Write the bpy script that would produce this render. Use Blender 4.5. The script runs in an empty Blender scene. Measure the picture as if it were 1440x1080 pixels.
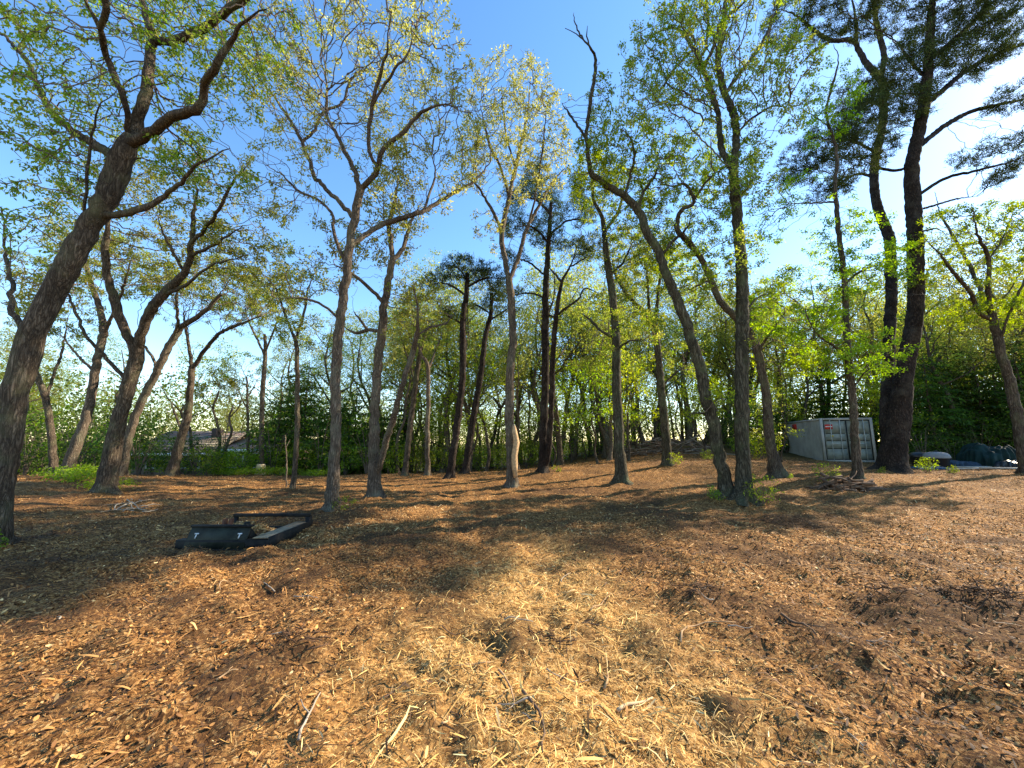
import bpy, math, random
import numpy as np
R = math.radians
sc = bpy.context.scene
rng = np.random.default_rng(7)
random.seed(7)

# ------------------------------------------------------------------ camera, sky, sun, exposure
F, CX, CY, PITCH, EYE = 541.0, 720.0, 540.0, R(8.4), 1.6
SUN_EL, SUN_AZ = R(33), R(68)              # azimuth measured from +Y (view) towards +X
cam_d = bpy.data.cameras.new('camera'); cam = bpy.data.objects.new('camera', cam_d)
sc.collection.objects.link(cam)
cam_d.sensor_fit = 'HORIZONTAL'; cam_d.sensor_width = 36; cam_d.lens = 36 * F / 1440
cam_d.clip_start = 0.05; cam_d.clip_end = 2000
cam.location = (0, 0, EYE); cam.rotation_euler = (R(90) + PITCH, 0, 0)
sc.camera = cam
w = bpy.data.worlds.new('World'); sc.world = w; w.use_nodes = True
nt = w.node_tree; bg = nt.nodes['Background']; sky = nt.nodes.new('ShaderNodeTexSky')
sky.sky_type = 'NISHITA'; sky.sun_disc = False; sky.sun_elevation = SUN_EL; sky.sun_rotation = SUN_AZ
sky.air_density = 1.0; sky.dust_density = 0.14; sky.ozone_density = 1.15; sky.altitude = 20
hsv = nt.nodes.new('ShaderNodeHueSaturation'); hsv.inputs['Saturation'].default_value = 1.22; nt.links.new(sky.outputs[0], hsv.inputs['Color'])
nt.links.new(hsv.outputs[0], bg.inputs[0]); bg.inputs[1].default_value = 0.14
sd = bpy.data.lights.new('sun', 'SUN'); sd.energy = 5.0; sd.angle = R(0.53); sd.color = (1.0, 0.86, 0.66)
sun = bpy.data.objects.new('sun', sd); sc.collection.objects.link(sun)
from mathutils import Vector
sv = Vector((math.sin(SUN_AZ) * math.cos(SUN_EL), math.cos(SUN_AZ) * math.cos(SUN_EL), math.sin(SUN_EL)))
sun.rotation_euler = (-sv).to_track_quat('-Z', 'Y').to_euler(); sun.location = sv * 60
vs = sc.view_settings
vs.view_transform = 'Standard'; vs.look = 'None'; vs.gamma = 1.0; vs.exposure = 1.45; vs.use_curve_mapping = False
cy = sc.cycles
cy.max_bounces = 6; cy.diffuse_bounces = 3; cy.glossy_bounces = 2; cy.transmission_bounces = 4; cy.transparent_max_bounces = 4
cy.use_denoising = True; cy.denoiser = 'OPENIMAGEDENOISE'; cy.sample_clamp_indirect = 6
cy.use_adaptive_sampling = True; cy.adaptive_threshold = 0.006; cy.denoising_prefilter = 'NONE'

# ------------------------------------------------------------------ helpers
col = sc.collection
COSP, SINP = math.cos(PITCH), math.sin(PITCH)
def ray(px, py):
    fx, fy = (px - CX) / F, (CY - py) / F
    return np.array([fx, COSP - fy * SINP, fy * COSP + SINP])
def at(px, py, Y):
    d = ray(px, py); return d * (Y / d[1]) + np.array([0, 0, EYE])
def px2m(px, py, Y):                       # metres per pixel, corrected for the oblique view of a round stem
    d = ray(px, py); t = Y / d[1]; fx = (px - CX) / F
    return t / F / math.sqrt(1 + fx * fx)

def hash2(ix, iy, s):
    n = (ix * 374761393 + iy * 668265263 + s * 1442695041) & 0x7fffffff
    n = ((n ^ (n >> 13)) * 1274126177) & 0x7fffffff
    return ((n ^ (n >> 16)) & 0xffff) / 65535.0
def vnoise(x, y, s=0):
    x = np.asarray(x, float); y = np.asarray(y, float)
    ix = np.floor(x).astype(np.int64); iy = np.floor(y).astype(np.int64)
    fx = x - ix; fy = y - iy; fx = fx * fx * (3 - 2 * fx); fy = fy * fy * (3 - 2 * fy)
    a = hash2(ix, iy, s); b = hash2(ix + 1, iy, s); c = hash2(ix, iy + 1, s); d = hash2(ix + 1, iy + 1, s)
    return (a * (1 - fx) + b * fx) * (1 - fy) + (c * (1 - fx) + d * fx) * fy * 1.0

def mesh_np(name, V, faces, mat, colr=None, smooth=False):
    """faces: list of int arrays (n,3) or (n,4)"""
    me = bpy.data.meshes.new(name)
    V = np.ascontiguousarray(V, dtype=np.float32)
    faces = [np.asarray(f, dtype=np.int32) for f in faces if len(f)]
    me.vertices.add(len(V)); me.vertices.foreach_set('co', V.ravel())
    idx = np.concatenate([f.ravel() for f in faces])
    tot = np.concatenate([np.full(len(f), f.shape[1], np.int32) for f in faces])
    st = np.concatenate([[0], np.cumsum(tot)[:-1]]).astype(np.int32)
    me.loops.add(len(idx)); me.loops.foreach_set('vertex_index', idx)
    me.polygons.add(len(tot)); me.polygons.foreach_set('loop_start', st)
    if smooth: me.polygons.foreach_set('use_smooth', np.ones(len(tot), bool))
    me.update(calc_edges=True)
    if colr is not None:
        a = me.color_attributes.new('Col', 'FLOAT_COLOR', 'POINT')
        c = np.ones((len(V), 4), np.float32); c[:, :3] = colr
        a.data.foreach_set('color', c.ravel())
    if mat: me.materials.append(mat)
    return me
def link(name, me, parent=None, loc=None, rot=None, scale=None):
    o = bpy.data.objects.new(name, me); col.objects.link(o)
    if parent: o.parent = parent
    if loc is not None: o.location = tuple(float(v) for v in loc)
    if rot is not None: o.rotation_euler = rot
    if scale is not None: o.scale = scale if hasattr(scale, '__len__') else (scale,) * 3
    return o
def tag(o, label=None, cat=None, group=None, kind=None):
    if label: o['label'] = label
    if cat: o['category'] = cat
    if group: o['group'] = group
    if kind: o['kind'] = kind
    return o
def copy_tree(root, loc, rz=0.0, scale=1.0, tilt=(0, 0)):
    r = root.copy(); col.objects.link(r); r.location = tuple(float(v) for v in loc)
    r.rotation_euler = (tilt[0], tilt[1], rz); r.scale = scale if hasattr(scale, '__len__') else (scale,) * 3
    for ch in list(root.children):
        c = ch.copy(); col.objects.link(c); c.parent = r
    return r

class MB:
    """collects shapes for one mesh"""
    def __init__(s): s.V = []; s.F = {3: [], 4: []}; s.n = 0
    def add(s, V, F):
        V = np.asarray(V, float); F = np.asarray(F, int)
        s.V.append(V); s.F[F.shape[1]].append(F + s.n); s.n += len(V)
    def box(s, lo, hi, M=None):
        x0, y0, z0 = lo; x1, y1, z1 = hi
        V = np.array([(x0,y0,z0),(x1,y0,z0),(x1,y1,z0),(x0,y1,z0),(x0,y0,z1),(x1,y0,z1),(x1,y1,z1),(x0,y1,z1)], float)
        if M is not None: V = V @ M[0].T + M[1]
        s.add(V, [(0,3,2,1),(4,5,6,7),(0,1,5,4),(1,2,6,5),(2,3,7,6),(3,0,4,7)])
    def hexa(s, V): s.add(V, [(0,3,2,1),(4,5,6,7),(0,1,5,4),(1,2,6,5),(2,3,7,6),(3,0,4,7)])
    def tube(s, P, r, sides=6, cap=True, lump=0.0, seed=0):
        V, Fq = tube(P, r, sides, lump, seed); s.add(V, Fq)
        if cap:
            n = len(V); k = sides
            e = np.array([P[0], P[-1]]); b = s.n; s.V.append(e); s.n += 2
            o = b - n
            t = [(b, o + (j + 1) % k, o + j) for j in range(k)] + [(b + 1, b - k + j, b - k + (j + 1) % k) for j in range(k)]
            s.F[3].append(np.array(t))
    def mesh(s, name, mat, colr=None, smooth=False, origin=None):
        V = np.concatenate(s.V)
        if origin is not None: V = V - np.asarray(origin)
        fs = [np.concatenate(s.F[k]) for k in (4, 3) if s.F[k]]
        return mesh_np(name, V, fs, mat, colr, smooth)

def tube(P, r, sides, lump=0.0, seed=0):
    P = np.asarray(P, float); n = len(P); r = np.broadcast_to(np.asarray(r, float), (n,))
    T = np.gradient(P, axis=0); T /= np.linalg.norm(T, axis=1)[:, None] + 1e-9
    ref = np.array([0.31, 0.95, 0.05]) if abs(T[:, 2]).mean() > 0.5 else np.array([0.05, 0.1, 1.0])
    A = np.cross(T, ref); A /= np.linalg.norm(A, axis=1)[:, None] + 1e-9
    B = np.cross(T, A)
    ang = np.linspace(0, 2 * math.pi, sides, endpoint=False)
    rr = np.repeat(r[:, None], sides, 1)
    if lump:
        s = np.concatenate([[0], np.cumsum(np.linalg.norm(np.diff(P, axis=0), axis=1))])
        u = np.cos(ang) * 2 + 7; v = np.sin(ang) * 2
        q = vnoise(u[None] + 0 * s[:, None] + s[:, None] * .4, v[None] + s[:, None] * 1.1, seed) - .5
        q2 = vnoise(u[None] * 3 + s[:, None] * 2.2, v[None] * 3 + s[:, None] * 2.9, seed + 5) - .5
        rr = rr * (1 + lump * (1.6 * q + 0.9 * q2))
    V = P[:, None] + rr[:, :, None] * (np.cos(ang)[None, :, None] * A[:, None] + np.sin(ang)[None, :, None] * B[:, None])
    i = np.arange(n - 1)[:, None] * sides; j = np.arange(sides)[None]; j2 = (j + 1) % sides
    Q = np.stack([i + j, i + j2, i + sides + j2, i + sides + j], -1).reshape(-1, 4)
    return V.reshape(-1, 3), Q

def smooth_line(P, step):
    """Catmull-Rom through rows of P (any columns; the first three are space)"""
    P = np.asarray(P, float)
    if len(P) == 2: P = np.array([P[0], (P[0] + P[1]) / 2, P[1]])
    E = np.vstack([2 * P[0] - P[1], P, 2 * P[-1] - P[-2]]); out = []
    for i in range(1, len(E) - 2):
        L = np.linalg.norm(E[i + 1, :3] - E[i, :3]); m = max(1, int(round(L / step)))
        t = (np.arange(m) / m)[:, None]
        a, b, c, d = E[i - 1], E[i], E[i + 1], E[i + 2]
        out.append(.5 * (2 * b + (c - a) * t + (2 * a - 5 * b + 4 * c - d) * t ** 2 + (3 * b - a - 3 * c + d) * t ** 3))
    out.append(P[-1:]); return np.vstack(out)

# ------------------------------------------------------------------ materials
def mat(name):
    m = bpy.data.materials.new(name); m.use_nodes = True; t = m.node_tree
    return m, t, t.nodes['Principled BSDF'], t.nodes['Material Output']
def N(t, typ, **kw):
    n = t.nodes.new(typ)
    for k, v in kw.items():
        if hasattr(n, k): setattr(n, k, v)
        else: n.inputs[k].default_value = v
    return n
def ramp(t, src, stops):
    r = t.nodes.new('ShaderNodeValToRGB'); e = r.color_ramp.elements
    while len(e) < len(stops): e.new(0.5)
    for q, (p, c) in zip(e, stops): q.position = p; q.color = (*c, 1)
    t.links.new(src, r.inputs[0]); return r
def mixc(t, fac, a, b, mode='MIX'):
    m = t.nodes.new('ShaderNodeMix'); m.data_type = 'RGBA'; m.blend_type = mode
    for k, v in ((0, fac), (6, a), (7, b)):
        if hasattr(v, 'is_linked') or hasattr(v, 'links'): t.links.new(v, m.inputs[k])
        elif k == 0: m.inputs[0].default_value = v
        else: m.inputs[k].default_value = (*v, 1)
    return m.outputs[2]

def bark(name, dark, mid, light, moss, zs=0.13, scale=24, depth=0.035, plates=.5):
    m, t, b, o = mat(name); L = t.links
    tc = N(t, 'ShaderNodeTexCoord'); mp = N(t, 'ShaderNodeMapping'); mp.inputs['Scale'].default_value = (1, 1, zs)
    L.new(tc.outputs['Object'], mp.inputs[0])
    f1 = N(t, 'ShaderNodeTexNoise', Scale=float(scale), Detail=5.0, Roughness=.62, Distortion=.7); L.new(mp.outputs[0], f1.inputs['Vector'])
    rdg = N(t, 'ShaderNodeMath', operation='SUBTRACT'); rdg.inputs[1].default_value = .5; L.new(f1.outputs['Fac'], rdg.inputs[0])
    ab = N(t, 'ShaderNodeMath', operation='ABSOLUTE'); L.new(rdg.outputs[0], ab.inputs[0])
    vo = N(t, 'ShaderNodeTexVoronoi', feature='DISTANCE_TO_EDGE', Scale=scale * .8, Randomness=1.0)
    wn = N(t, 'ShaderNodeTexNoise', Scale=scale * .7, Detail=4.0); L.new(mp.outputs[0], wn.inputs['Vector'])
    wv = N(t, 'ShaderNodeVectorMath', operation='MULTIPLY_ADD'); wv.inputs[1].default_value = (.05, .05, .05); L.new(wn.outputs['Color'], wv.inputs[0]); L.new(mp.outputs[0], wv.inputs[2]); L.new(wv.outputs[0], vo.inputs['Vector'])
    n1 = N(t, 'ShaderNodeTexNoise', Scale=scale * 3.0, Detail=6.0, Roughness=.7); L.new(tc.outputs['Object'], n1.inputs['Vector'])
    n2 = N(t, 'ShaderNodeTexNoise', Scale=1.9, Detail=5.0, Roughness=.6); L.new(tc.outputs['Object'], n2.inputs['Vector'])
    n3 = N(t, 'ShaderNodeTexNoise', Scale=1.3, Detail=5.0); L.new(tc.outputs['Object'], n3.inputs['Vector'])
    rp = ramp(t, ab.outputs[0], [(0.0, dark), (0.045, tuple(.6 * v for v in mid)), (0.09, mid), (0.2, light)])
    rv = ramp(t, vo.outputs[0], [(0.0, (.45, .45, .45)), (.22, (1, 1, 1))])
    c = mixc(t, plates, rp.outputs[0], rv.outputs[0], 'MULTIPLY')
    c = mixc(t, 0.55, c, n1.outputs['Fac'], 'OVERLAY')
    tone = ramp(t, n3.outputs['Fac'], [(.3, (.6, .58, .56)), (.7, (1.35, 1.3, 1.22))]); c = mixc(t, 1.0, c, tone.outputs[0], 'MULTIPLY')
    ml = ramp(t, n2.outputs['Fac'], [(0.5, (0, 0, 0)), (0.72, (1, 1, 1))])
    mm = N(t, 'ShaderNodeMath', operation='MULTIPLY'); mm.inputs[1].default_value = .65; L.new(ml.outputs[0], mm.inputs[0])
    c = mixc(t, mm.outputs[0], c, moss)
    L.new(c, b.inputs['Base Color']); b.inputs['Roughness'].default_value = .95; b.inputs['Specular IOR Level'].default_value = .12
    h1 = N(t, 'ShaderNodeMath', operation='MULTIPLY_ADD'); h1.inputs[1].default_value = 4.0; L.new(ab.outputs[0], h1.inputs[0])
    h2 = N(t, 'ShaderNodeMath', operation='MULTIPLY'); h2.inputs[1].default_value = .4; L.new(rv.outputs[0], h2.inputs[0]); L.new(h2.outputs[0], h1.inputs[2])
    h3 = N(t, 'ShaderNodeMath', operation='MULTIPLY_ADD'); h3.inputs[1].default_value = .35; L.new(n1.outputs['Fac'], h3.inputs[0]); L.new(h1.outputs[0], h3.inputs[2])
    bu = N(t, 'ShaderNodeBump', Strength=.9, Distance=depth); L.new(h3.outputs[0], bu.inputs['Height']); L.new(bu.outputs[0], b.inputs['Normal'])
    return m
M_OAK = bark('oak_bark', (.05, .038, .028), (.15, .118, .088), (.25, .205, .16), (.16, .165, .085))
M_OAK2 = bark('pale_oak_bark', (.08, .06, .045), (.21, .165, .125), (.33, .27, .21), (.2, .2, .13), scale=28)
M_OAK3 = bark('green_oak_bark', (.035, .03, .02), (.115, .10, .068), (.19, .17, .125), (.13, .15, .07), scale=21)
M_PINE = bark('pine_bark', (.022, .015, .012), (.058, .043, .035), (.098, .072, .058), (.10, .085, .065), zs=.3, scale=18, depth=.035, plates=.8)
M_TWIG = None
def plain(name, c, rough=.8, var=.25, scale=8.0, metal=0.0, bump=0.0):
    m, t, b, o = mat(name); L = t.links
    tc = N(t, 'ShaderNodeTexCoord'); n = N(t, 'ShaderNodeTexNoise', Scale=float(scale), Detail=5.0, Roughness=.6); L.new(tc.outputs['Object'], n.inputs['Vector'])
    lo = tuple(v * (1 - var) for v in c); hi = tuple(min(1, v * (1 + var)) for v in c)
    rp = ramp(t, n.outputs['Fac'], [(.3, lo), (.7, hi)]); L.new(rp.outputs[0], b.inputs['Base Color'])
    b.inputs['Roughness'].default_value = rough; b.inputs['Metallic'].default_value = metal; b.inputs['Specular IOR Level'].default_value = .5 if rough < .5 else .18
    if bump:
        bu = N(t, 'ShaderNodeBump', Strength=.6, Distance=bump); L.new(n.outputs['Fac'], bu.inputs['Height']); L.new(bu.outputs[0], b.inputs['Normal'])
    return m
M_TWIG = plain('twig_bark', (.14, .105, .08), .9, .35, 3)
M_PTWIG = plain('pine_twig_bark', (.075, .052, .042), .9, .3, 3)
def leafmat(name, trans=.56, spec=.015, hue=.04, val=.35):
    """colour from the vertex colours, varied by object"""
    m, t, b, o = mat(name); L = t.links; t.nodes.remove(b)
    at_ = N(t, 'ShaderNodeVertexColor', layer_name='Col'); oi = N(t, 'ShaderNodeObjectInfo')
    hs = N(t, 'ShaderNodeHueSaturation')
    h = N(t, 'ShaderNodeMath', operation='MULTIPLY_ADD'); h.inputs[1].default_value = hue; h.inputs[2].default_value = .5 - hue / 2
    v = N(t, 'ShaderNodeMath', operation='MULTIPLY_ADD'); v.inputs[1].default_value = val; v.inputs[2].default_value = 1 - val / 2
    L.new(oi.outputs['Random'], h.inputs[0]); L.new(oi.outputs['Random'], v.inputs[0])
    L.new(h.outputs[0], hs.inputs['Hue']); L.new(v.outputs[0], hs.inputs['Value']); L.new(at_.outputs[0], hs.inputs['Color'])
    df = N(t, 'ShaderNodeBsdfDiffuse'); tr = N(t, 'ShaderNodeBsdfTranslucent'); gl = N(t, 'ShaderNodeBsdfGlossy', Roughness=.42)
    L.new(hs.outputs[0], df.inputs[0])
    hs2 = N(t, 'ShaderNodeHueSaturation', Hue=.488, Saturation=1.15, Value=1.75); L.new(hs.outputs[0], hs2.inputs['Color']); L.new(hs2.outputs[0], tr.inputs[0])
    m1 = N(t, 'ShaderNodeMixShader'); m1.inputs[0].default_value = trans; L.new(df.outputs[0], m1.inputs[1]); L.new(tr.outputs[0], m1.inputs[2])
    m2 = N(t, 'ShaderNodeMixShader'); m2.inputs[0].default_value = spec; L.new(m1.outputs[0], m2.inputs[1]); L.new(gl.outputs[0], m2.inputs[2])
    L.new(m2.outputs[0], o.inputs[0]); return m
M_LEAF = leafmat('leaf'); M_NEEDLE = leafmat('pine_needle', .25, .008, .02, .25)
M_CHIP, _t, _b, _o = mat('wood_chip'); _v = N(_t, 'ShaderNodeVertexColor', layer_name='Col'); _t.links.new(_v.outputs[0], _b.inputs['Base Color']); _b.inputs['Roughness'].default_value = .75; _b.inputs['Specular IOR Level'].default_value = .25

C_OLIVE = (.25, .26, .06); C_TAN = (.29, .295, .085); C_GREEN = (.135, .22, .028); C_LIME = (.235, .31, .036)
C_MID = (.14, .19, .035); C_DARK = (.032, .062, .014); C_PINE = (.05, .07, .022)

# ------------------------------------------------------------------ terrain
ANCH = [(150,694,11),(-12,772,6),(90,669,14),(240,671,17),(365,668,20),(410,690,12.5),(465,718,8.8),(527,702,10.8),(601,671,17),
        (632,675,16.5),(653,667,18),(721,687,13.3),(763,665,17),(875,681,13.5),(938,655,16.5),(1022,700,9.8),(1045,710,9.5),(1093,672,13.5),
        (1205,670,13),(1253,663,15),(1165,648,23),(1400,657,16.5),(990,646,20),(1000,634,26),(925,631,28),(850,645,26),(800,652,24),(700,664,22),(480,668,20),
        (1190,688,11.2),(310,770,5.9),(440,745,6.7),(1436,690,10.5),(1436,760,6.6)]
AP = [at(*a) for a in ANCH] + [np.array(p, float) for p in [(0,1,0),(-2,2,0),(2.5,2,0.02),(0,3.5,0),(0,5.5,0),(3,5,.05),(-4,4,0),(0,-6,0),(-8,-4,0),(8,-4,.2),(7,3,.2),
      (-25,30,-1.1),(-12,32,-.9),(-45,30,-1.3),(-30,60,-2.2),(0,36,-.6),(0,60,-1.6),(13,38,1.3),(16,60,1.0),(30,28,.8),(45,60,1.2),(60,20,1.2),(-60,0,-.8),(60,-30,.6),(-60,-60,-.6),
      (0,-60,0),(100,100,1),(-100,100,-3),(0,110,-1.6),(110,0,1),(-110,0,-1.5)]]
AP = np.array(AP)
def _phi(r2): return r2 * np.log(r2 + 1e-9)
def _tps():
    n = len(AP); P = np.hstack([np.ones((n, 1)), AP[:, :2]])
    K = _phi(((AP[:, None, :2] - AP[None, :, :2]) ** 2).sum(-1)) + np.eye(n) * 1.5
    A = np.block([[K, P], [P.T, np.zeros((3, 3))]]); return np.linalg.solve(A, np.concatenate([AP[:, 2], np.zeros(3)]))
TW = _tps()
def base_h(x, y):
    x = np.clip(np.asarray(x, float), -110, 110); y = np.clip(np.asarray(y, float), -110, 110); sh = x.shape
    x = x.ravel(); y = y.ravel(); out = TW[-3] + TW[-2] * x + TW[-1] * y
    for k in range(len(AP)): out = out + TW[k] * _phi((x - AP[k, 0]) ** 2 + (y - AP[k, 1]) ** 2)
    return out.reshape(sh)
LUMPS = []                                   # (x, y, radius, height) mounds of torn-up soil
def ground_h(x, y):
    x = np.asarray(x, float); y = np.asarray(y, float)
    h = base_h(x, y); d = np.sqrt(x * x + y * y); k = np.exp(-(d / 30) ** 2)
    h = h + k * (.10 * (vnoise(x * .8, y * .8, 1) - .5) + .11 * (vnoise(x * 2.3 + 3, y * 2.3, 2) - .5) + .075 * (vnoise(x * 6.1, y * 6.1 + 9, 3) - .5) + .034 * (vnoise(x * 15, y * 15, 4) - .5))
    for lx, ly, lr, lh in LUMPS:
        q = (x - lx) ** 2 + (y - ly) ** 2
        h = h + lh * np.exp(-q / lr ** 2) * (.5 + 1.0 * vnoise(x * 9, y * 9, 8))
    return h
def ground_at(px, py):
    d = ray(px, py); Y = 5.0
    for _ in range(40):
        p = at(px, py, Y); g = float(base_h(p[0], p[1]))
        Yn = (g - EYE) / d[2] * d[1] if d[2] < -1e-3 else 40
        Y = .6 * Y + .4 * min(max(Yn, .5), 45)
    return at(px, py, Y)[:2]
for px, py, r_, h_ in [(985,848,.28,.13),(1095,860,.2,.08),(1240,850,.24,.13),(1395,862,.42,.2),(1330,880,.3,.1),(425,925,.22,.12),(745,905,.25,.13),(230,700,.5,.1),(505,725,.5,.12),(560,760,.5,.1),
                       (780,690,.7,.12),(860,770,.35,.09),(1100,735,.5,.1),(620,860,.3,.08),(120,860,.3,.1),(30,810,.4,.14),(700,880,.16,.1),(900,720,.6,.1),(1180,900,.3,.1),(690,740,.5,.09),(1075,790,.3,.09),
                       (920,905,.2,.1),(1290,790,.3,.07),(1180,775,.3,.08),(420,810,.3,.06),(260,860,.3,.07),(330,960,.2,.07),(1020,1000,.16,.08),(640,1040,.13,.06),(1380,1060,.2,.09)]:
    g = ground_at(px, py); LUMPS.append((g[0], g[1], r_ * 1.15, h_ * .55))

for _a in AP[:20]: LUMPS.append((_a[0], _a[1], .5, .075))

def fresh_zone(x, y):                        # pale, freshly shredded wood heaped in the middle
    a = np.exp(-(((x - .25) / 1.35) ** 2 + ((y - 2.7) / 1.5) ** 2))
    b = .75 * np.exp(-(((x - .5) / .8) ** 2 + ((y - 5.0) / 1.6) ** 2))
    return np.clip(1.5 * (a + b) * (.25 + .8 * vnoise(x * 1.6, y * 1.6, 21) + .6 * vnoise(x * 4.6, y * 4.6, 22)) - .12, 0, 1)
def soil_zone(x, y):
    s = np.clip((vnoise(x * .9 + 4, y * 1.1, 31) - .56) * 4, 0, 1) * .6 + np.clip((vnoise(x * 3.1, y * 3.1 + 5, 32) - .62) * 4, 0, 1) * .6
    for lx, ly, lr, lh in LUMPS[:30]: s = s + .9 * np.exp(-((x - lx) ** 2 + (y - ly) ** 2) / (lr * 1.1) ** 2)
    return np.clip(s, 0, 1)

def build_ground():
    nx, ny = 430, 420
    u = np.linspace(-1, 1, nx); X = np.sinh(u * 7.2) / math.sinh(7.2) * 420
    X = np.sign(u) * (np.abs(u) * 9 + (np.abs(u) ** 7) * 420)
    v = np.linspace(0, 1, ny); Yv = -14 + 15 * np.clip(v / .12, 0, 1) + np.where(v > .12, (v - .12) / .88 * 11 + ((v - .12) / .88) ** 6 * 420, 0)
    # widen cells with distance from the camera in x, so that the fan in view is evenly covered
    Xg, Yg = np.meshgrid(X, Yv)
    Xg = Xg * (0.55 + np.clip(Yg, 0, 40) / 7.0)
    Z = ground_h(Xg, Yg)
    V = np.stack([Xg, Yg, Z], -1).reshape(-1, 3)
    i = (np.arange(ny - 1)[:, None] * nx + np.arange(nx - 1)[None]).ravel()
    Q = np.stack([i, i + 1, i + nx + 1, i + nx], -1)
    fz = fresh_zone(Xg, Yg).ravel(); sz = soil_zone(Xg, Yg).ravel(); dd = np.hypot(Xg, Yg).ravel()
    C = np.stack([fz, sz, np.clip((dd - 26) / 8, 0, 1)], -1)
    m, t, b, o = mat('forest_mulch'); L = t.links
    tc = N(t, 'ShaderNodeTexCoord'); vc = N(t, 'ShaderNodeVertexColor', layer_name='Col'); sp = N(t, 'ShaderNodeSeparateColor'); L.new(vc.outputs[0], sp.inputs[0])
    warp = N(t, 'ShaderNodeTexNoise', Scale=9.0, Detail=3.0); L.new(tc.outputs['Object'], warp.inputs['Vector'])
    wv = N(t, 'ShaderNodeVectorMath', operation='MULTIPLY_ADD'); wv.inputs[1].default_value = (.16, .16, .16); L.new(warp.outputs['Color'], wv.inputs[0]); L.new(tc.outputs['Object'], wv.inputs[2])
    vo = N(t, 'ShaderNodeTexVoronoi', Scale=55.0); L.new(wv.outputs[0], vo.inputs['Vector'])
    vo2 = N(t, 'ShaderNodeTexVoronoi', Scale=19.0); L.new(wv.outputs[0], vo2.inputs['Vector'])
    n1 = N(t, 'ShaderNodeTexNoise', Scale=60.0, Detail=6.0, Roughness=.7); L.new(tc.outputs['Object'], n1.inputs['Vector'])
    s1 = N(t, 'ShaderNodeSeparateColor'); L.new(vo.outputs['Color'], s1.inputs[0])
    s2 = N(t, 'ShaderNodeSeparateColor'); L.new(vo2.outputs['Color'], s2.inputs[0])
    litter = ramp(t, s1.outputs[0], [(0, (.052, .026, .012)), (.3, (.16, .076, .027)), (.65, (.32, .165, .053)), (.9, (.49, .28, .10)), (1, (.6, .41, .19))])
    fresh = ramp(t, s1.outputs[1], [(0, (.15, .075, .025)), (.4, (.38, .215, .068)), (.8, (.54, .335, .12)), (1, (.66, .46, .21))])
    c = mixc(t, sp.outputs[0], litter.outputs[0], fresh.outputs[0])
    big = ramp(t, s2.outputs[0], [(0, (.5, .45, .42)), (1, (1.2, 1.1, 1.0))]); c = mixc(t, .8, c, big.outputs[0], 'MULTIPLY')
    sm = N(t, 'ShaderNodeMath', operation='MULTIPLY'); sm.inputs[1].default_value = .7; L.new(sp.outputs[1], sm.inputs[0])
    c = mixc(t, sm.outputs[0], c, (.05, .028, .016))
    far = ramp(t, s1.outputs[2], [(0, (.04, .05, .015)), (1, (.12, .10, .035))]); c = mixc(t, sp.outputs[2], c, far.outputs[0])
    L.new(c, b.inputs['Base Color']); b.inputs['Roughness'].default_value = .95; b.inputs['Specular IOR Level'].default_value = .1
    ad = N(t, 'ShaderNodeMath', operation='MULTIPLY_ADD'); ad.inputs[1].default_value = .6; L.new(n1.outputs['Fac'], ad.inputs[0]); L.new(s1.outputs[1], ad.inputs[2])
    bu = N(t, 'ShaderNodeBump', Strength=.8, Distance=.03); L.new(ad.outputs[0], bu.inputs['Height']); L.new(bu.outputs[0], b.inputs['Normal'])
    g = link('ground', mesh_np('ground', V, [Q], m, C, True)); tag(g, 'brown mulch and leaf litter floor of the cleared wood', 'ground', kind='structure')
build_ground()

# ------------------------------------------------------------------ trees: growth
def grow(S, rad, attr, step, kill, jit, up, rg, itmax=110, cone=None):
    """space colonisation from skeleton points S towards attractors; returns nodes, parent index, first new index"""
    Nn = [np.array(p) for p in S]; par = [-1] * len(S)
    Nodes = np.array(S, float); A = np.array(attr, float)
    d2 = ((A[:, None] - Nodes[None]) ** 2).sum(-1); near = d2.argmin(1); nd = d2.min(1); cap = len(S) + 6 * len(A)
    lastdir = {}
    for it in range(itmax):
        if len(A) == 0 or len(Nodes) > cap: break
        ids, inv = np.unique(near, return_inverse=True)
        D = A - Nodes[near]; D /= np.linalg.norm(D, axis=1)[:, None] + 1e-9
        acc = np.zeros((len(ids), 3)); np.add.at(acc, inv, D)
        acc /= np.linalg.norm(acc, axis=1)[:, None] + 1e-9
        acc += rg.normal(0, jit, acc.shape); acc[:, 2] += up
        acc /= np.linalg.norm(acc, axis=1)[:, None] + 1e-9
        new = Nodes[ids] + acc * step
        n0 = len(Nodes); Nodes = np.vstack([Nodes, new]); par += list(ids)
        e2 = ((A[:, None] - new[None]) ** 2).sum(-1); m = e2.argmin(1); mv = e2.min(1)
        upd = mv < nd; near = np.where(upd, n0 + m, near); nd = np.where(upd, mv, nd)
        keep = nd > kill * kill; A = A[keep]; near = near[keep]; nd = nd[keep]
    return Nodes, np.array(par), len(S)

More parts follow.
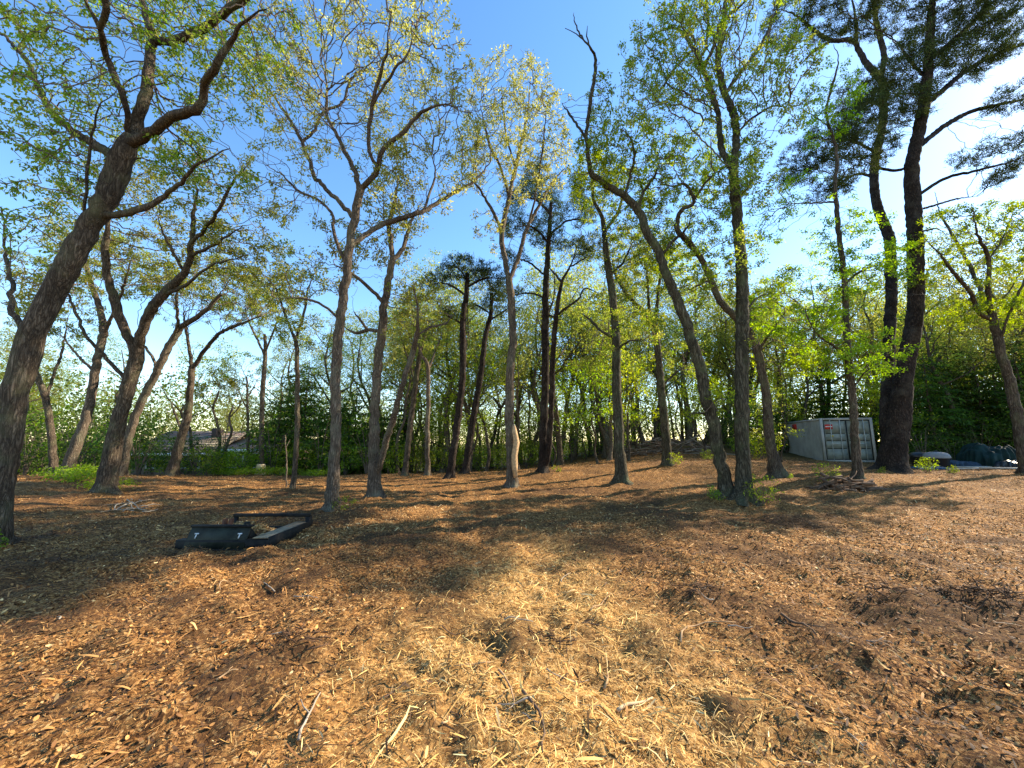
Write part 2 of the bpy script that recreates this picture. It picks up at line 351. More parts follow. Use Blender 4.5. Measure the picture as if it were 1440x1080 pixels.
def finish_twigs(Nodes, par, n0, rtip, rcap):
    n = len(Nodes); r = np.zeros(n); tipd = np.full(n, 99)
    has = np.zeros(n, bool); has[par[n0:]] = True
    acc = np.zeros(n)
    for i in range(n - 1, n0 - 1, -1):
        if acc[i] == 0: acc[i] = rtip ** 2.3; tipd[i] = 0
        p = par[i]; acc[p] += acc[i]; tipd[p] = min(tipd[p], tipd[i] + 1)
    r = np.minimum(acc ** (1 / 2.3), rcap)
    return r, tipd
def twig_mesh(Nodes, par, n0, r, rlimit, base, mat_, name):
    i = np.arange(n0, len(Nodes)); P0 = Nodes[par[i]]; P1 = Nodes[i]
    r0 = np.where(par[i] < n0, r[i], np.minimum(r[par[i]], r[i] * 1.5)); r1 = r[i]
    D = P1 - P0; D /= np.linalg.norm(D, axis=1)[:, None] + 1e-9
    ref = np.where(np.abs(D[:, 2:3]) > .9, np.array([[1., 0, 0]]), np.array([[0, 0, 1.]]))
    A = np.cross(D, ref); A /= np.linalg.norm(A, axis=1)[:, None] + 1e-9; B = np.cross(D, A)
    V = []; 
    for k in range(3):
        a = 2 * math.pi * k / 3; V.append(P0 + r0[:, None] * (math.cos(a) * A + math.sin(a) * B) - base)
    for k in range(3):
        a = 2 * math.pi * k / 3; V.append(P1 + D * r1[:, None] * .5 + r1[:, None] * (math.cos(a) * A + math.sin(a) * B) - base)
    m = len(i); V = np.stack(V, 1).reshape(-1, 3); b = np.arange(m) * 6
    Q = np.concatenate([np.stack([b + k, b + (k + 1) % 3, b + 3 + (k + 1) % 3, b + 3 + k], -1) for k in range(3)])
    return mesh_np(name, V, [Q], mat_, None, True)

def leaves_mesh(P, D, base, k, size, spread, colr, rg, droop=.35, aspect=.46, mat_=None, name='crown', cvar=.3, flat=0.0):
    """k leaves round every point of P; D = twig direction there"""
    n = len(P) * k; C = np.repeat(P, k, 0) + rg.normal(0, spread, (n, 3)) * np.array([1, 1, .75 - .4 * flat])
    d = np.repeat(D, k, 0) * .7 + rg.normal(0, .75, (n, 3)); d[:, 2] = d[:, 2] * (1 - .6 * flat) - droop
    d /= np.linalg.norm(d, axis=1)[:, None] + 1e-9
    up = rg.normal(0, .55, (n, 3)); up[:, 2] += .75 + flat
    s = np.cross(d, up); s /= np.linalg.norm(s, axis=1)[:, None] + 1e-9; nn = np.cross(s, d)
    L = size * rg.uniform(.65, 1.25, n)[:, None]; W = L * aspect * rg.uniform(.8, 1.2, n)[:, None] * .5
    fold = rg.uniform(-.05, .3, n)[:, None]
    V = np.stack([C, C + d * L * .55 + s * W + nn * W * fold, C + d * L - nn * L * .12, C + d * L * .5 - s * W + nn * W * fold], 1).reshape(-1, 3) - base
    b = np.arange(n) * 4; T = np.concatenate([np.stack([b, b + 1, b + 2], -1), np.stack([b, b + 2, b + 3], -1)])
    cl = np.repeat(rg.normal(0, .5, len(P)), k); v = np.exp(cvar * (cl * .7 + rg.normal(0, .6, n)))
    cc = np.array(colr)
    if cc.ndim == 2:
        mixw = np.clip(.5 + .6 * cl + rg.normal(0, .3, n), 0, 1)[:, None]; cc = cc[0] * (1 - mixw) + cc[1] * mixw
    else: cc = np.repeat(cc[None], n, 0)
    cc = np.clip(cc * v[:, None], 0, .5)
    return mesh_np(name, V, [T], mat_ or M_LEAF, np.repeat(cc, 4, 0))
def needles_mesh(P, D, base, k, size, colr, rg, spread=.05, name='crown', wid=.026):
    n = len(P) * k; C = np.repeat(P, k, 0) + rg.normal(0, spread, (n, 3)) * np.array([1, 1, .5])
    d = np.repeat(D, k, 0) * .5 + rg.normal(0, .7, (n, 3)); d[:, 2] += .3; d /= np.linalg.norm(d, axis=1)[:, None] + 1e-9
    s = np.cross(d, rg.normal(0, 1, (n, 3))); s /= np.linalg.norm(s, axis=1)[:, None] + 1e-9
    L = size * rg.uniform(.6, 1.2, n)[:, None]
    V = np.stack([C + s * wid * .5, C - s * wid * .5, C + d * L], 1).reshape(-1, 3) - base
    v = np.exp(.3 * rg.normal(0, 1, n)); cc = np.clip(np.array(colr)[None] * v[:, None], 0, .4)
    return mesh_np(name, V, [np.arange(n * 3).reshape(-1, 3)], M_NEEDLE, np.repeat(cc, 3, 0))
def ellipsoid(c, rad, n, rg, clump=1.0, seed=0):
    out = []
    while len(out) < n:
        q = rg.normal(0, 1, (n * 3, 3)); q /= np.linalg.norm(q, axis=1)[:, None]; q *= rg.uniform(0, 1, (n * 3, 1)) ** .42
        p = np.asarray(c) + q * np.asarray(rad)
        g = vnoise(p[:, 0] / clump + seed, p[:, 2] / clump + p[:, 1] * .7 / clump, seed)
        out += list(p[g > .42])
    return np.array(out[:n])

class Spec: pass
def make_tree(name, label, Y, trunk, limbs, crowns, cat='tree', group=None, bark_m=None, twig_m=None, leaf=C_OLIVE, leafk=7, lsize=.105, spread=.12, pine=False,
              seed=1, step=.17, kill=.22, jit=.28, up=.05, root=1.0, rtip=.0058, sway=.3, lk=4.6, dens=1.8, extras=None, aspect=.46, droop=.35):
    rg = np.random.default_rng(seed); bark_m = bark_m or (M_PINE if pine else M_OAK); twig_m = twig_m or (M_PTWIG if pine else M_TWIG)
    def world(pts, Y0, dY, jy=.07):
        n = len(pts); out = []; s = 0; tot = sum(math.dist(pts[i][:2], pts[i + 1][:2]) for i in range(n - 1)); acc = 0
        for i, p in enumerate(pts):
            if i: acc += math.dist(pts[i - 1][:2], p[:2])
            f = acc / tot; Yi = Y0 + dY * f + (jy * rg.normal() * min(1, 4 * f) if not (i == 0) else 0)
            out.append([*at(p[0], p[1], Yi), p[2] * .91 * px2m(p[0], p[1], Yi) / 2])
        return np.array(out)
    W = world(trunk, Y, sway * rg.normal(), .015)
    b = W[0, :3].copy(); b[2] = float(ground_h(b[0], b[1]))
    W[0, 2] = b[2] - .2
    W = smooth_line(W, .14)
    s = np.concatenate([[0], np.cumsum(np.linalg.norm(np.diff(W[:, :3], axis=0), axis=1))])
    W[:, 3] *= 1 + root * (.55 * np.exp(-s / .16) + .18 * np.exp(-s / .5))
    W[2:, :2] += .012 * rg.normal(size=(len(W) - 2, 2))
    e = link(name, None, loc=b); tag(e, label, cat, group)
    sides = 18 if W[:, 3].max() > .12 else 9
    V, Q = tube(W[:, :3], W[:, 3], sides, .09, seed)
    Vr = V.reshape(-1, sides, 3); an = np.linspace(0, 2 * math.pi, sides, endpoint=False); nl_ = rg.integers(3, 6); lob = .5 * np.cos(an * nl_ + rg.uniform(0, 6)) + .35 * np.cos(an * 2 + rg.uniform(0, 6)) + .25
    amt = root * (.75 * np.exp(-np.maximum(s - .12, 0) / .11) + .12 * np.exp(-s / .5)); Vr = W[:, None, :3] + (Vr - W[:, None, :3]) * (1 + amt[:, None, None] * lob[None, :, None]); V = Vr.reshape(-1, 3)
    link('trunk', mesh_np('trunk', V - b, [Q], bark_m, None, True), e)
    S = [W[int(len(W) * .5):, :]]; px_nodes = [(p[0], p[1], y) for p, y in zip(trunk, np.linspace(Y, Y, len(trunk)))]
    nodes = [W]
    for li, L in enumerate(limbs):
        q0 = at(L[0][0], L[0][1], Y)
        al = np.vstack(nodes)                               # start depth: from the closest existing stem in the picture
        pj = np.stack([al[:, 0] / al[:, 1], (al[:, 2] - EYE) / al[:, 1]], -1); d0 = ray(L[0][0], L[0][1]); t0 = np.array([d0[0] / d0[1], d0[2] / d0[1]])
        k = ((pj - t0) ** 2).sum(1).argmin(); Y0 = al[k, 1]
        length = sum(math.dist(L[i][:2], L[i + 1][:2]) for i in range(len(L) - 1)) * Y / F
        Wl = world(L, Y0, rg.choice([-1, 1]) * rg.uniform(.25, .55) * length)
        Wl[0, :3] = .75 * al[k, :3] + .25 * Wl[0, :3]; Wl = smooth_line(Wl, .13); Wl[1:, :3] += .012 * rg.normal(size=(len(Wl) - 1, 3)); tt = np.linspace(0, 1, len(Wl)); Wl[:, 3] *= 1 - .6 * np.clip((tt - .7) / .3, 0, 1)
        V, Q = tube(Wl[:, :3], np.maximum(Wl[:, 3], .006), 8 if Wl[:, 3].max() > .04 else 6, .14, seed + li)
        link('limb', mesh_np('limb', V - b, [Q], bark_m, None, True), e)
        nodes.append(Wl); S.append(Wl[int(len(Wl) * .25):])
    S = np.vstack(S)[::1]
    att = []
    for ci, (cx, cyy, rx, ry, dY, rY, n) in enumerate(crowns):
        c = at(cx, cyy, Y + dY); d = ray(cx, cyy); k = (Y + dY) / d[1] / F
        att.append(ellipsoid(c, (rx * k, rY, ry * k), int(n * dens), rg, .9, seed * 7 + ci))
    if att:
        Nd, par, n0 = grow(S[:, :3], None, np.vstack(att), step, kill, jit, up, rg)
        r, tipd = finish_twigs(Nd, par, n0, rtip, .03)
        tag(link('twigs', twig_mesh(Nd, par, n0, r, .02, b, twig_m, 'twigs'), e), kind='stuff')
        i = np.arange(n0, len(Nd)); i = i[tipd[i] <= (2 if pine else 1)]; D = Nd[i] - Nd[par[i]]; D /= np.linalg.norm(D, axis=1)[:, None] + 1e-9
        if not pine: kp = vnoise(Nd[i][:, 0] * 1.5 + Nd[i][:, 1], Nd[i][:, 2] * 1.5, seed) + .35 * rg.uniform(-1, 1, len(i)) > .36; i = i[kp]; D = D[kp]
        if pine: tag(link('crown', needles_mesh(Nd[i], D, b, leafk, lsize, leaf, rg, spread), e), kind='stuff')
        else: tag(link('crown', leaves_mesh(Nd[i], D, b, int(leafk * lk * 1.35), lsize * .84, spread * .62, leaf, rg, droop=droop, aspect=aspect), e), kind='stuff')
    if extras: extras(e, b, nodes)
    return e

# ------------------------------------------------------------------ the standing trees that can be told apart
CM = (C_OLIVE, C_MID); CT = (C_OLIVE, C_TAN); CG = (C_GREEN, C_OLIVE); CL = (C_GREEN, C_LIME)
make_tree('oak_tree', 'massive leaning oak with rugged grey trunk forking into thick spreading limbs', 6.0,
  [(-16,775,52),(2,690,48),(10,640,46),(22,560,46),(38,495,52),(53,454,48),(75,410,46),(97,370,44),(125,320,40),(148,280,40),(160,255,42),(175,215,40),(183,192,30)],
  [[(180,205,24),(192,175,22),(200,150,21),(208,110,20),(212,70,18),(216,55,17),(208,28,16),(200,2,14),(194,-40,10)],
   [(216,58,14),(245,55,16),(280,42,15),(320,15,14),(352,-8,12),(400,-50,8)],
   [(180,208,22),(215,185,20),(240,165,19),(275,155,18),(285,140,15),(290,115,14),(305,90,13),(320,65,11),(340,35,9),(375,10,6)],
   [(168,222,20),(145,210,19),(110,190,16),(75,160,14),(55,125,12),(40,90,10),(20,65,8),(0,45,7),(-30,28,5)],
   [(25,70,6),(45,45,7),(75,36,5)],
   [(183,195,12),(178,150,12),(165,115,13),(150,80,12),(140,40,13),(124,12,8),(112,-20,6)],
   [(140,40,11),(147,10,13),(146,-30,11)],
   [(158,314,14),(190,297,13),(225,280,10),(250,262,8),(290,225,6),(325,208,4)],
   [(118,335,7),(122,250,6),(128,190,5),(145,145,4),(162,130,3)],
   [(20,470,12),(18,440,13),(15,405,10),(10,360,8),(4,310,6)]],
  [(130,70,180,120,0,2.2,420),(300,70,110,90,.3,1.5,240),(50,225,90,70,0,1.3,110),(230,-90,260,110,0,2.4,260),(290,240,60,50,.3,.8,60),(110,180,60,60,0,1,90),(30,330,50,60,0,.8,50)],
  seed=11, lk=3.4, leaf=CG, leafk=5, lsize=.085, spread=.09, step=.13, kill=.16)
make_tree('oak_tree', 'stout grey oak with mossy foot splitting low into two long limbs', 11.0,
  [(148,693,34),(157,640,30),(168,590,27),(180,545,26),(190,505,26),(194,485,22)],
  [[(189,500,18),(172,455,18),(160,420,17),(152,390,15),(148,350,14),(152,310,10),(140,270,7)],
   [(194,490,20),(208,445,20),(225,420,18),(255,390,14),(266,365,12),(270,330,10),(272,300,8),(276,262,6),(262,225,4)],
   [(268,345,7),(290,320,7),(310,290,6),(325,260,5),(348,232,3)],[(270,362,6),(300,345,5),(342,318,3)],[(258,385,6),(235,340,5),(222,308,4)],
   [(175,537,9),(150,505,8),(120,470,7),(100,425,6),(88,385,4)],[(230,415,7),(262,400,6),(300,372,4),(345,360,3)]],
  [(270,285,120,80,0,2.2,420),(150,310,70,70,.8,1.6,170),(330,360,70,40,0,1.6,160),(90,410,50,45,0,1.2,100),(230,370,60,30,.5,1.5,90)],
  seed=12, lk=3.4, leaf=CM, bark_m=M_OAK, leafk=6)
make_tree('oak_tree', 'pale grey oak leaning beside a darker twin stem at the shrub edge', 14.0,
  [(92,669,24),(105,630,21),(122,585,18),(133,528,16),(142,485,15),(146,465,14),(139,430,11),(125,390,9),(118,350,7)],
  [[(145,470,8),(160,440,7),(175,400,5),(185,360,4)],[(133,525,6),(110,500,5),(85,470,4)]],
  [(120,370,90,55,0,2.2,340),(180,370,50,50,0,1.5,100),(80,450,40,30,0,1.2,60)], seed=13, leaf=CM, bark_m=M_OAK2, leafk=6)
make_tree('oak_tree', 'slender dark oak stem leaning away from its pale grey neighbour', 14.3,
  [(77,669,15),(72,610,14),(65,565,13),(55,535,12),(42,505,10),(30,470,8),(20,420,6)],
  [[(63,560,6),(75,530,6),(88,490,5),(95,450,3)]],
  [(20,400,60,60,0,1.8,160),(90,440,40,40,0,1.2,80)], seed=14, leaf=CM, leafk=6)
make_tree('oak_tree', 'brownish oak slanting out from behind the stout mossy-footed oak', 15.0,
  [(168,672,18),(182,612,16),(200,562,15),(222,520,14),(240,482,13),(256,460,11),(285,440,8),(310,415,6)],
  [[(240,480,6),(250,455,6),(248,420,5),(255,390,3)],[(222,520,6),(210,495,5),(190,475,3)]],
  [(295,400,80,36,0,2.4,340),(240,395,50,40,0,1.6,110)], seed=15, leaf=CM, bark_m=M_OAK2, leafk=6)
make_tree('oak_tree', 'curved reddish-grey oak with flared foot in front of the shrub hedge', 17.0,
  [(240,671,20),(250,632,17),(262,590,14),(268,545,12),(270,515,11)],
  [[(270,518,9),(290,490,8),(310,468,7),(340,455,5),(368,444,3)],[(269,518,7),(264,478,6),(260,455,5),(258,430,3)],[(255,610,4),(246,580,4),(238,560,2)]],
  [(330,420,80,35,0,2.4,340),(255,430,45,30,0,1.6,90)], seed=16, leaf=CM, leafk=6)
make_tree('oak_tree', 'slim straight oak rising beside a fresh pale cut stump', 20.0,
  [(367,664,9),(368,600,8),(370,540,8),(373,500,7),(372,470,5)],
  [[(372,500,4),(358,470,4),(345,440,3)],[(373,495,4),(385,465,3),(395,435,2)]],
  [(372,440,50,40,0,2,160)], seed=17, leaf=CM, bark_m=M_OAK2, leafk=6)
make_tree('oak_tree', 'thin young oak with forked top alone on the mulch', 12.5,
  [(410,690,9),(416,640,8),(418,580,8),(418,500,7),(414,472,6)],
  [[(415,478,5),(402,445,4),(390,410,3),(372,385,2)],[(416,476,5),(428,442,4),(432,410,3),(445,380,2)]],
  [(405,390,55,50,0,1.6,200),(430,470,40,25,0,1.2,60)], seed=18, leaf=CM, leafk=5)
make_tree('oak_tree', 'tall oak with long crooked limbs and tawny young leaves above a green sprout', 8.8,
  [(465,719,25),(470,660,18),(473,597,17),(471,538,16),(473,508,16),(478,449,15),(484,412,15),(488,379,14),(491,350,14),(497,315,13),(503,285,13),(507,266,12)],
  [[(506,268,10),(518,255,9),(529,243,9),(534,220,8),(542,204,7),(562,190,7),(585,166,6),(605,152,5),(622,147,4),(650,150,3)],
   [(531,232,6),(520,215,6),(519,185,6),(525,141,6),(538,96,5),(546,58,4),(550,18,3)],[(524,150,4),(541,118,4),(556,98,4),(575,70,3),(580,30,2)],
   [(505,270,8),(499,241,8),(486,215,7),(471,185,6),(459,159,5),(460,120,4),(450,80,3)],
   [(495,304,8),(467,274,7),(443,248,7),(432,218,6),(423,196,6),(405,165,5),(385,135,4),(360,108,3)],
   [(424,198,5),(440,185,5),(455,158,5),(482,145,4),(490,120,4),(502,103,4),(532,95,3)],
   [(499,345,9),(534,318,8),(567,306,8),(597,296,7),(615,285,6),(641,270,5),(671,252,5),(690,226,4)],
   [(597,296,4),(604,272,4),(612,245,3),(608,215,2)],
   [(483,372,7),(471,335,6),(466,300,5),(445,280,4),(420,268,4),(395,245,3),(370,230,2)],
   [(474,450,5),(455,430,4),(430,420,4),(390,420,2)]],
  [(520,95,150,110,0,2.3,640),(405,150,85,110,0,1.8,330),(630,180,60,90,0,1.5,170),(400,265,60,50,0,1.2,80),(590,255,70,40,0,1.2,90),(520,-20,120,50,0,1.8,160),(415,400,60,25,0,1,70)],
  seed=19, lk=3.4, leaf=CT, bark_m=M_OAK2, leafk=5, lsize=.09, spread=.1, step=.15, kill=.19)
make_tree('oak_tree', 'twin-stemmed oak, one stem upright and one slanting off at its foot', 10.8,
  [(527,703,22),(527,660,19),(527,619,17),(528,567,15),(532,508,14),(538,467,14),(541,427,12),(549,382,11),(553,362,10)],
  [[(529,672,12),(534,656,11),(541,627,10),(553,590,10),(567,538,9),(579,500,9),(586,471,8),(588,434,6),(580,400,4)],
   [(552,364,8),(549,333,8),(547,315,7),(555,285,5),(560,250,4)],[(553,366,7),(562,355,7),(570,340,6),(576,315,5),(590,290,3)],
   [(542,430,6),(520,405,6),(495,385,5),(470,372,3)],[(536,470,6),(518,464,6),(500,468,5),(484,460,4)],[(519,466,5),(507,450,4),(497,437,3)],
   [(586,472,4),(605,460,4),(625,455,3),(640,440,2)]],
  [(565,275,60,55,0,1.8,260),(545,335,50,30,0,1.4,90),(600,435,45,40,0,1.4,130),(450,375,60,30,0,1.4,110),(480,345,40,30,0,1.2,60)],
  seed=20, lk=3.4, leaf=CM, bark_m=M_OAK2, leafk=6)
make_tree('oak_tree', 'narrow dark oak slanting in front of the evergreen thicket', 18.0,
  [(569,668,9),(575,612,9),(584,545,8),(590,500,7),(600,460,5)], [[(585,540,4),(575,510,3),(566,480,2)]],
  [(600,440,45,35,0,1.8,150),(565,470,30,25,0,1.2,50)], seed=21, leaf=CM, leafk=6)
make_tree('oak_tree', 'slim pale oak with crooked top beside the reddish pine', 17.0,
  [(601,672,8),(601,630,7),(601,597,7),(602,519,6),(592,498,5),(588,470,4)], [[(602,520,4),(612,495,3),(622,470,2)]],
  [(600,460,50,40,0,1.8,180)], seed=22, leaf=CM, bark_m=M_OAK2, leafk=6)
PD = dict(pine=True, leaf=C_PINE, leafk=27, lsize=.19, spread=.09, jit=.35, step=.2, kill=.2, up=.02, dens=1.7)
make_tree('pine_tree', 'slender reddish pine with a flat dark crown', 16.5,
  [(632,676,13),(638,630,11),(643,597,11),(651,523,10),(651,449,9),(656,412,8),(657,384,6)],
  [[(652,455,3),(630,445,3),(612,440,2)],[(655,415,4),(630,400,3),(608,398,2)],[(656,405,4),(680,392,3),(702,392,2)],[(656,395,3),(645,378,3),(625,372,2)]],
  [(655,380,45,12,0,1.5,190),(612,398,25,7,0,1,50),(700,390,22,8,0,1,50),(640,440,22,5,0,.8,30)], seed=23, **PD)
make_tree('pine_tree', 'leaning pine with thin ragged crown close to its straighter twin', 18.0,
  [(653,668,11),(664,597,10),(675,534,9),(682,479,8),(690,441,7),(692,412,5)],
  [[(688,450,3),(705,440,3),(718,432,2)],[(690,440,3),(672,430,3),(662,425,2)],[(691,420,3),(705,405,2)]],
  [(692,410,32,12,0,1.3,120),(712,436,20,6,0,.9,40),(668,428,16,5,0,.8,25)], seed=24, **PD)
def stripped(e, b, nodes):                     # splintered strip of bare wood where the bark was torn off
    mb = MB()
    P = np.array([at(724, y, 13.05) for y in (672, 655, 640, 622, 606, 598)]); P += np.random.default_rng(3).normal(0, .015, P.shape)
    mb.tube(P, [.07, .1, .105, .1, .085, .03], 8, True, .3, 4)
    link('torn_strip', mb.mesh('torn_strip', plain('torn_wood', (.42, .27, .14), .8, .4, 14, bump=.02), origin=b), e)['label'] = 'bare tan wood where bark was torn away'
make_tree('oak_tree', 'tall vase-shaped oak with bark torn from its lower trunk', 13.3,
  [(721,687,17),(719,641,15),(716,582,14),(717,530,13),(721,479,12),(719,427,12),(716,392,11)],
  [[(716,396,9),(709,362,8),(706,326,8),(716,278,7),(725,237,6),(733,200,5),(742,160,4),(746,110,3)],
   [(717,394,8),(727,368,7),(741,322,6),(760,285,5),(778,255,4),(795,236,3)],
   [(707,330,5),(697,305,5),(682,278,4),(668,258,3),(650,245,2)],[(716,278,5),(704,237,4),(690,207,4),(682,178,3),(675,145,2)],
   [(726,236,4),(714,200,3),(708,160,3),(705,120,2)],[(745,315,4),(752,280,3),(758,240,3),(765,195,3),(768,150,2)]],
  [(720,150,68,72,0,1.8,480),(775,190,40,70,0,1.4,150),(675,215,45,55,0,1.4,130),(735,240,70,45,0,1.5,110),(690,320,30,40,0,1,40)],
  seed=25, lk=3.4, leaf=CT, bark_m=M_OAK2, leafk=5, extras=stripped, lsize=.11)
make_tree('pine_tree', 'tall double-stemmed pine with layered dark crown, standing mid clearing', 17.0,
  [(763,666,14),(765,597,13),(767,508,12),(767,434,11),(769,382,9),(772,330,7),(775,285,5)],
  [[(766,660,9),(770,640,10),(775,582,9),(777,508,9),(782,449,8),(790,397,7),(804,371,5),(812,345,3)],
   [(782,445,4),(800,430,4),(814,420,3),(822,406,3),(842,412,2)],[(768,420,3),(745,412,3),(722,415,2)],[(769,390,3),(745,370,3),(722,362,2)],[(771,340,4),(750,320,3),(725,318,2)],
   [(772,330,4),(800,310,3),(825,310,2)],[(774,300,4),(755,282,3),(735,276,2)],[(790,398,4),(772,375,3)],[(800,375,3),(825,362,2)],[(768,440,3),(790,450,2)]],
  [(775,255,45,16,0,1.7,210),(735,280,30,9,0,1.4,90),(808,300,35,12,0,1.4,120),(735,318,35,9,0,1.4,100),(775,335,35,10,0,1.4,100),(822,350,28,12,0,1.2,90),(730,362,28,7,0,1.1,60),(720,414,18,5,0,.8,20),(765,300,30,14,.5,1.4,80)],
  seed=26, **PD)
make_tree('oak_tree', 'straight green-barked oak with one bare dead side branch', 13.5,
  [(875,682,20),(872,645,17),(870,610,16),(867,547,14),(867,487,13),(863,433,12),(858,393,11),(853,363,10),(850,326,8),(846,304,6),(835,281,5),(832,255,3)],
  [[(864,477,5),(847,467,4),(830,450,4),(816,440,2)],[(851,325,5),(868,300,5),(874,281,4),(880,250,3)],[(857,390,4),(875,370,4),(890,340,3)],[(867,490,4),(885,480,3),(905,478,2)]],
  [(850,270,45,45,0,1.6,170),(890,340,60,50,0,1.8,230),(885,460,50,35,0,1.5,140),(830,500,30,25,0,1.2,50)], seed=27, dens=2.7, leaf=CG, leafk=6, bark_m=M_OAK3)
make_tree('oak_tree', 'three-forked oak on the slope with tuft of brush at its foot', 16.5,
  [(938,656,16),(936,620,14),(935,600,13),(930,547,12),(925,493,11),(920,457,10)],
  [[(920,460,8),(907,440,7),(887,420,6),(867,390,5),(860,360,3)],[(921,460,7),(924,430,6),(927,400,5),(932,365,3)],[(918,455,6),(912,425,5),(910,387,4),(902,350,3)],[(930,545,4),(950,525,3),(965,515,2)]],
  [(905,370,60,45,0,2,320),(945,400,40,40,0,1.6,120),(870,420,40,30,0,1.5,90),(965,510,30,25,0,1.2,60)], seed=28, dens=2.7, leaf=CG, leafk=6, bark_m=M_OAK3)
make_tree('oak_tree', 'arching oak bending over into a bare dead leader, rooted beside the straight double oak', 9.8,
  [(1024,702,26),(1020,680,22),(1010,633,20),(1002,587,20),(992,560,19),(985,520,18),(973,480,17),(960,440,16),(947,410,15),(936,384,14),(927,355,13),(909,326,13),(898,296,12),(879,276,11),(857,263,10),(831,244,9)],
  [[(833,246,8),(827,222,7),(825,185,6),(831,137,6),(838,85,5),(827,63,4),(816,52,3),(796,39,2)],[(820,56,3),(810,38,2),(806,18,1.5)],[(827,64,2.5),(825,50,2),(826,36,1.5)],
   [(828,200,4),(815,180,4),(800,160,3),(790,145,2)],[(898,298,6),(905,270,5),(920,250,5),(928,225,3)],[(880,277,5),(885,250,4),(892,215,4),(880,180,3)],[(930,360,5),(950,335,5),(965,322,4),(975,300,3)],
   [(1000,585,4),(985,580,3),(965,583,2)]],
  [(833,160,28,70,0,1,150),(880,235,85,48,0,1.6,330),(930,260,50,50,0,1.4,150),(840,215,30,35,-.3,.9,100),(965,400,45,50,0,1,70),(985,560,40,30,0,.8,35)],
  seed=29, dens=2.5, lk=3.6, bark_m=M_OAK3, leaf=CL, leafk=6, lsize=.095, spread=.1, step=.14, kill=.18)
make_tree('oak_tree', 'tall straight oak dividing high into two dark limbs, leafy sprouts at its foot', 9.5,
  [(1045,710,28),(1045,660,24),(1043,600,23),(1043,547,22),(1043,493,22),(1043,427,21),(1043,375,19),(1037,304,17),(1033,259,16),(1031,237,14)],
  [[(1032,242,12),(1035,207,13),(1035,178,13),(1027,148,12),(1016,122,11),(1009,81,10),(1016,48,9),(1022,-10,7),(1030,-60,4)],
   [(1031,242,10),(1014,207,10),(1011,167,9),(1001,133,9),(990,100,8),(979,74,7),(961,48,6),(946,39,5),(915,52,4),(893,85,3)],
   [(991,98,6),(1005,63,6),(1016,30,5),(1042,7,4),(1075,-25,3)],[(984,84,5),(994,60,5),(994,0,4),(985,-50,3)],
   [(1026,130,7),(1046,96,6),(1068,67,6),(1090,22,5),(1100,-15,4)],[(975,70,4),(950,95,4),(930,125,3),(905,140,2)],[(1035,185,4),(1060,165,4),(1085,150,3),(1110,150,2)],
   [(1043,440,4),(1065,420,3),(1085,412,2)],[(1042,500,4),(1060,490,3)]],
  [(1000,50,120,80,0,2.2,560),(915,105,65,60,0,1.6,230),(1085,130,55,65,0,1.6,170),(1030,-50,140,50,0,2,220),(1050,260,50,60,0,1,70),(1055,400,35,90,0,.8,70),(960,150,60,40,0,1.4,120)],
  seed=30, dens=2.5, lk=3.6, bark_m=M_OAK3, leaf=CG, leafk=6, lsize=.095, spread=.1, step=.14, kill=.19)
make_tree('oak_tree', 'crooked oak leaning behind the straight double oak, with hollow at its foot', 13.5,
  [(1094,673,26),(1087,640,18),(1082,615,17),(1078,560,15),(1068,507,14),(1057,473,13),(1040,452,12),(1013,423,11),(1000,393,11),(985,362,10),(968,340,10),(955,328,9),(950,315,8)],
  [[(950,318,7),(957,296,7),(976,285,6),(964,259,5),(950,262,4),(931,259,3)],[(974,287,4),(990,260,4),(1010,240,3)],[(1058,500,6),(1073,483,5),(1090,460,4),(1104,438,3)],[(1000,394,4),(985,400,4),(960,410,2)],[(1068,510,4),(1050,500,3)]],
  [(975,250,85,65,0,2,380),(995,330,50,45,0,1.5,120),(1100,420,45,40,0,1.5,150),(945,350,40,40,0,1.3,80),(1105,500,40,40,0,1.3,90)], seed=31, dens=2.7, leaf=CL, leafk=6)
make_tree('oak_tree', 'slim grey-brown oak growing in front of the grey container doors', 12.6,
  [(1206,670,17),(1202,613,14),(1198,547,13),(1192,493,12),(1190,443,11),(1187,393,10),(1181,341,9),(1177,296,8),(1174,259,7),(1177,225,6),(1172,190,5)],
  [[(1172,195,5),(1162,160,4),(1168,130,4),(1179,85,3),(1172,63,2)],[(1168,178,3),(1140,160,2),(1120,150,1.5)],[(1190,497,6),(1170,485,5),(1153,473,4),(1140,455,3)],[(1188,400,6),(1205,385,5),(1225,375,4),(1245,365,3)],
   [(1178,283,4),(1150,285,3),(1110,286,2)],[(1197,545,4),(1215,525,3),(1228,515,2)]],
  [(1160,150,40,60,0,1.3,70),(1135,430,80,60,0,1.8,290),(1225,380,45,45,0,1.4,110),(1110,300,60,45,0,1.5,130),(1200,500,60,40,0,1.4,90),(1190,330,50,50,0,1.3,70)], seed=32, dens=2.7, leaf=CL, leafk=6)
PX = dict(PD); PX.update(leafk=32, lsize=.2, step=.2, kill=.21, spread=.09, dens=2.1)
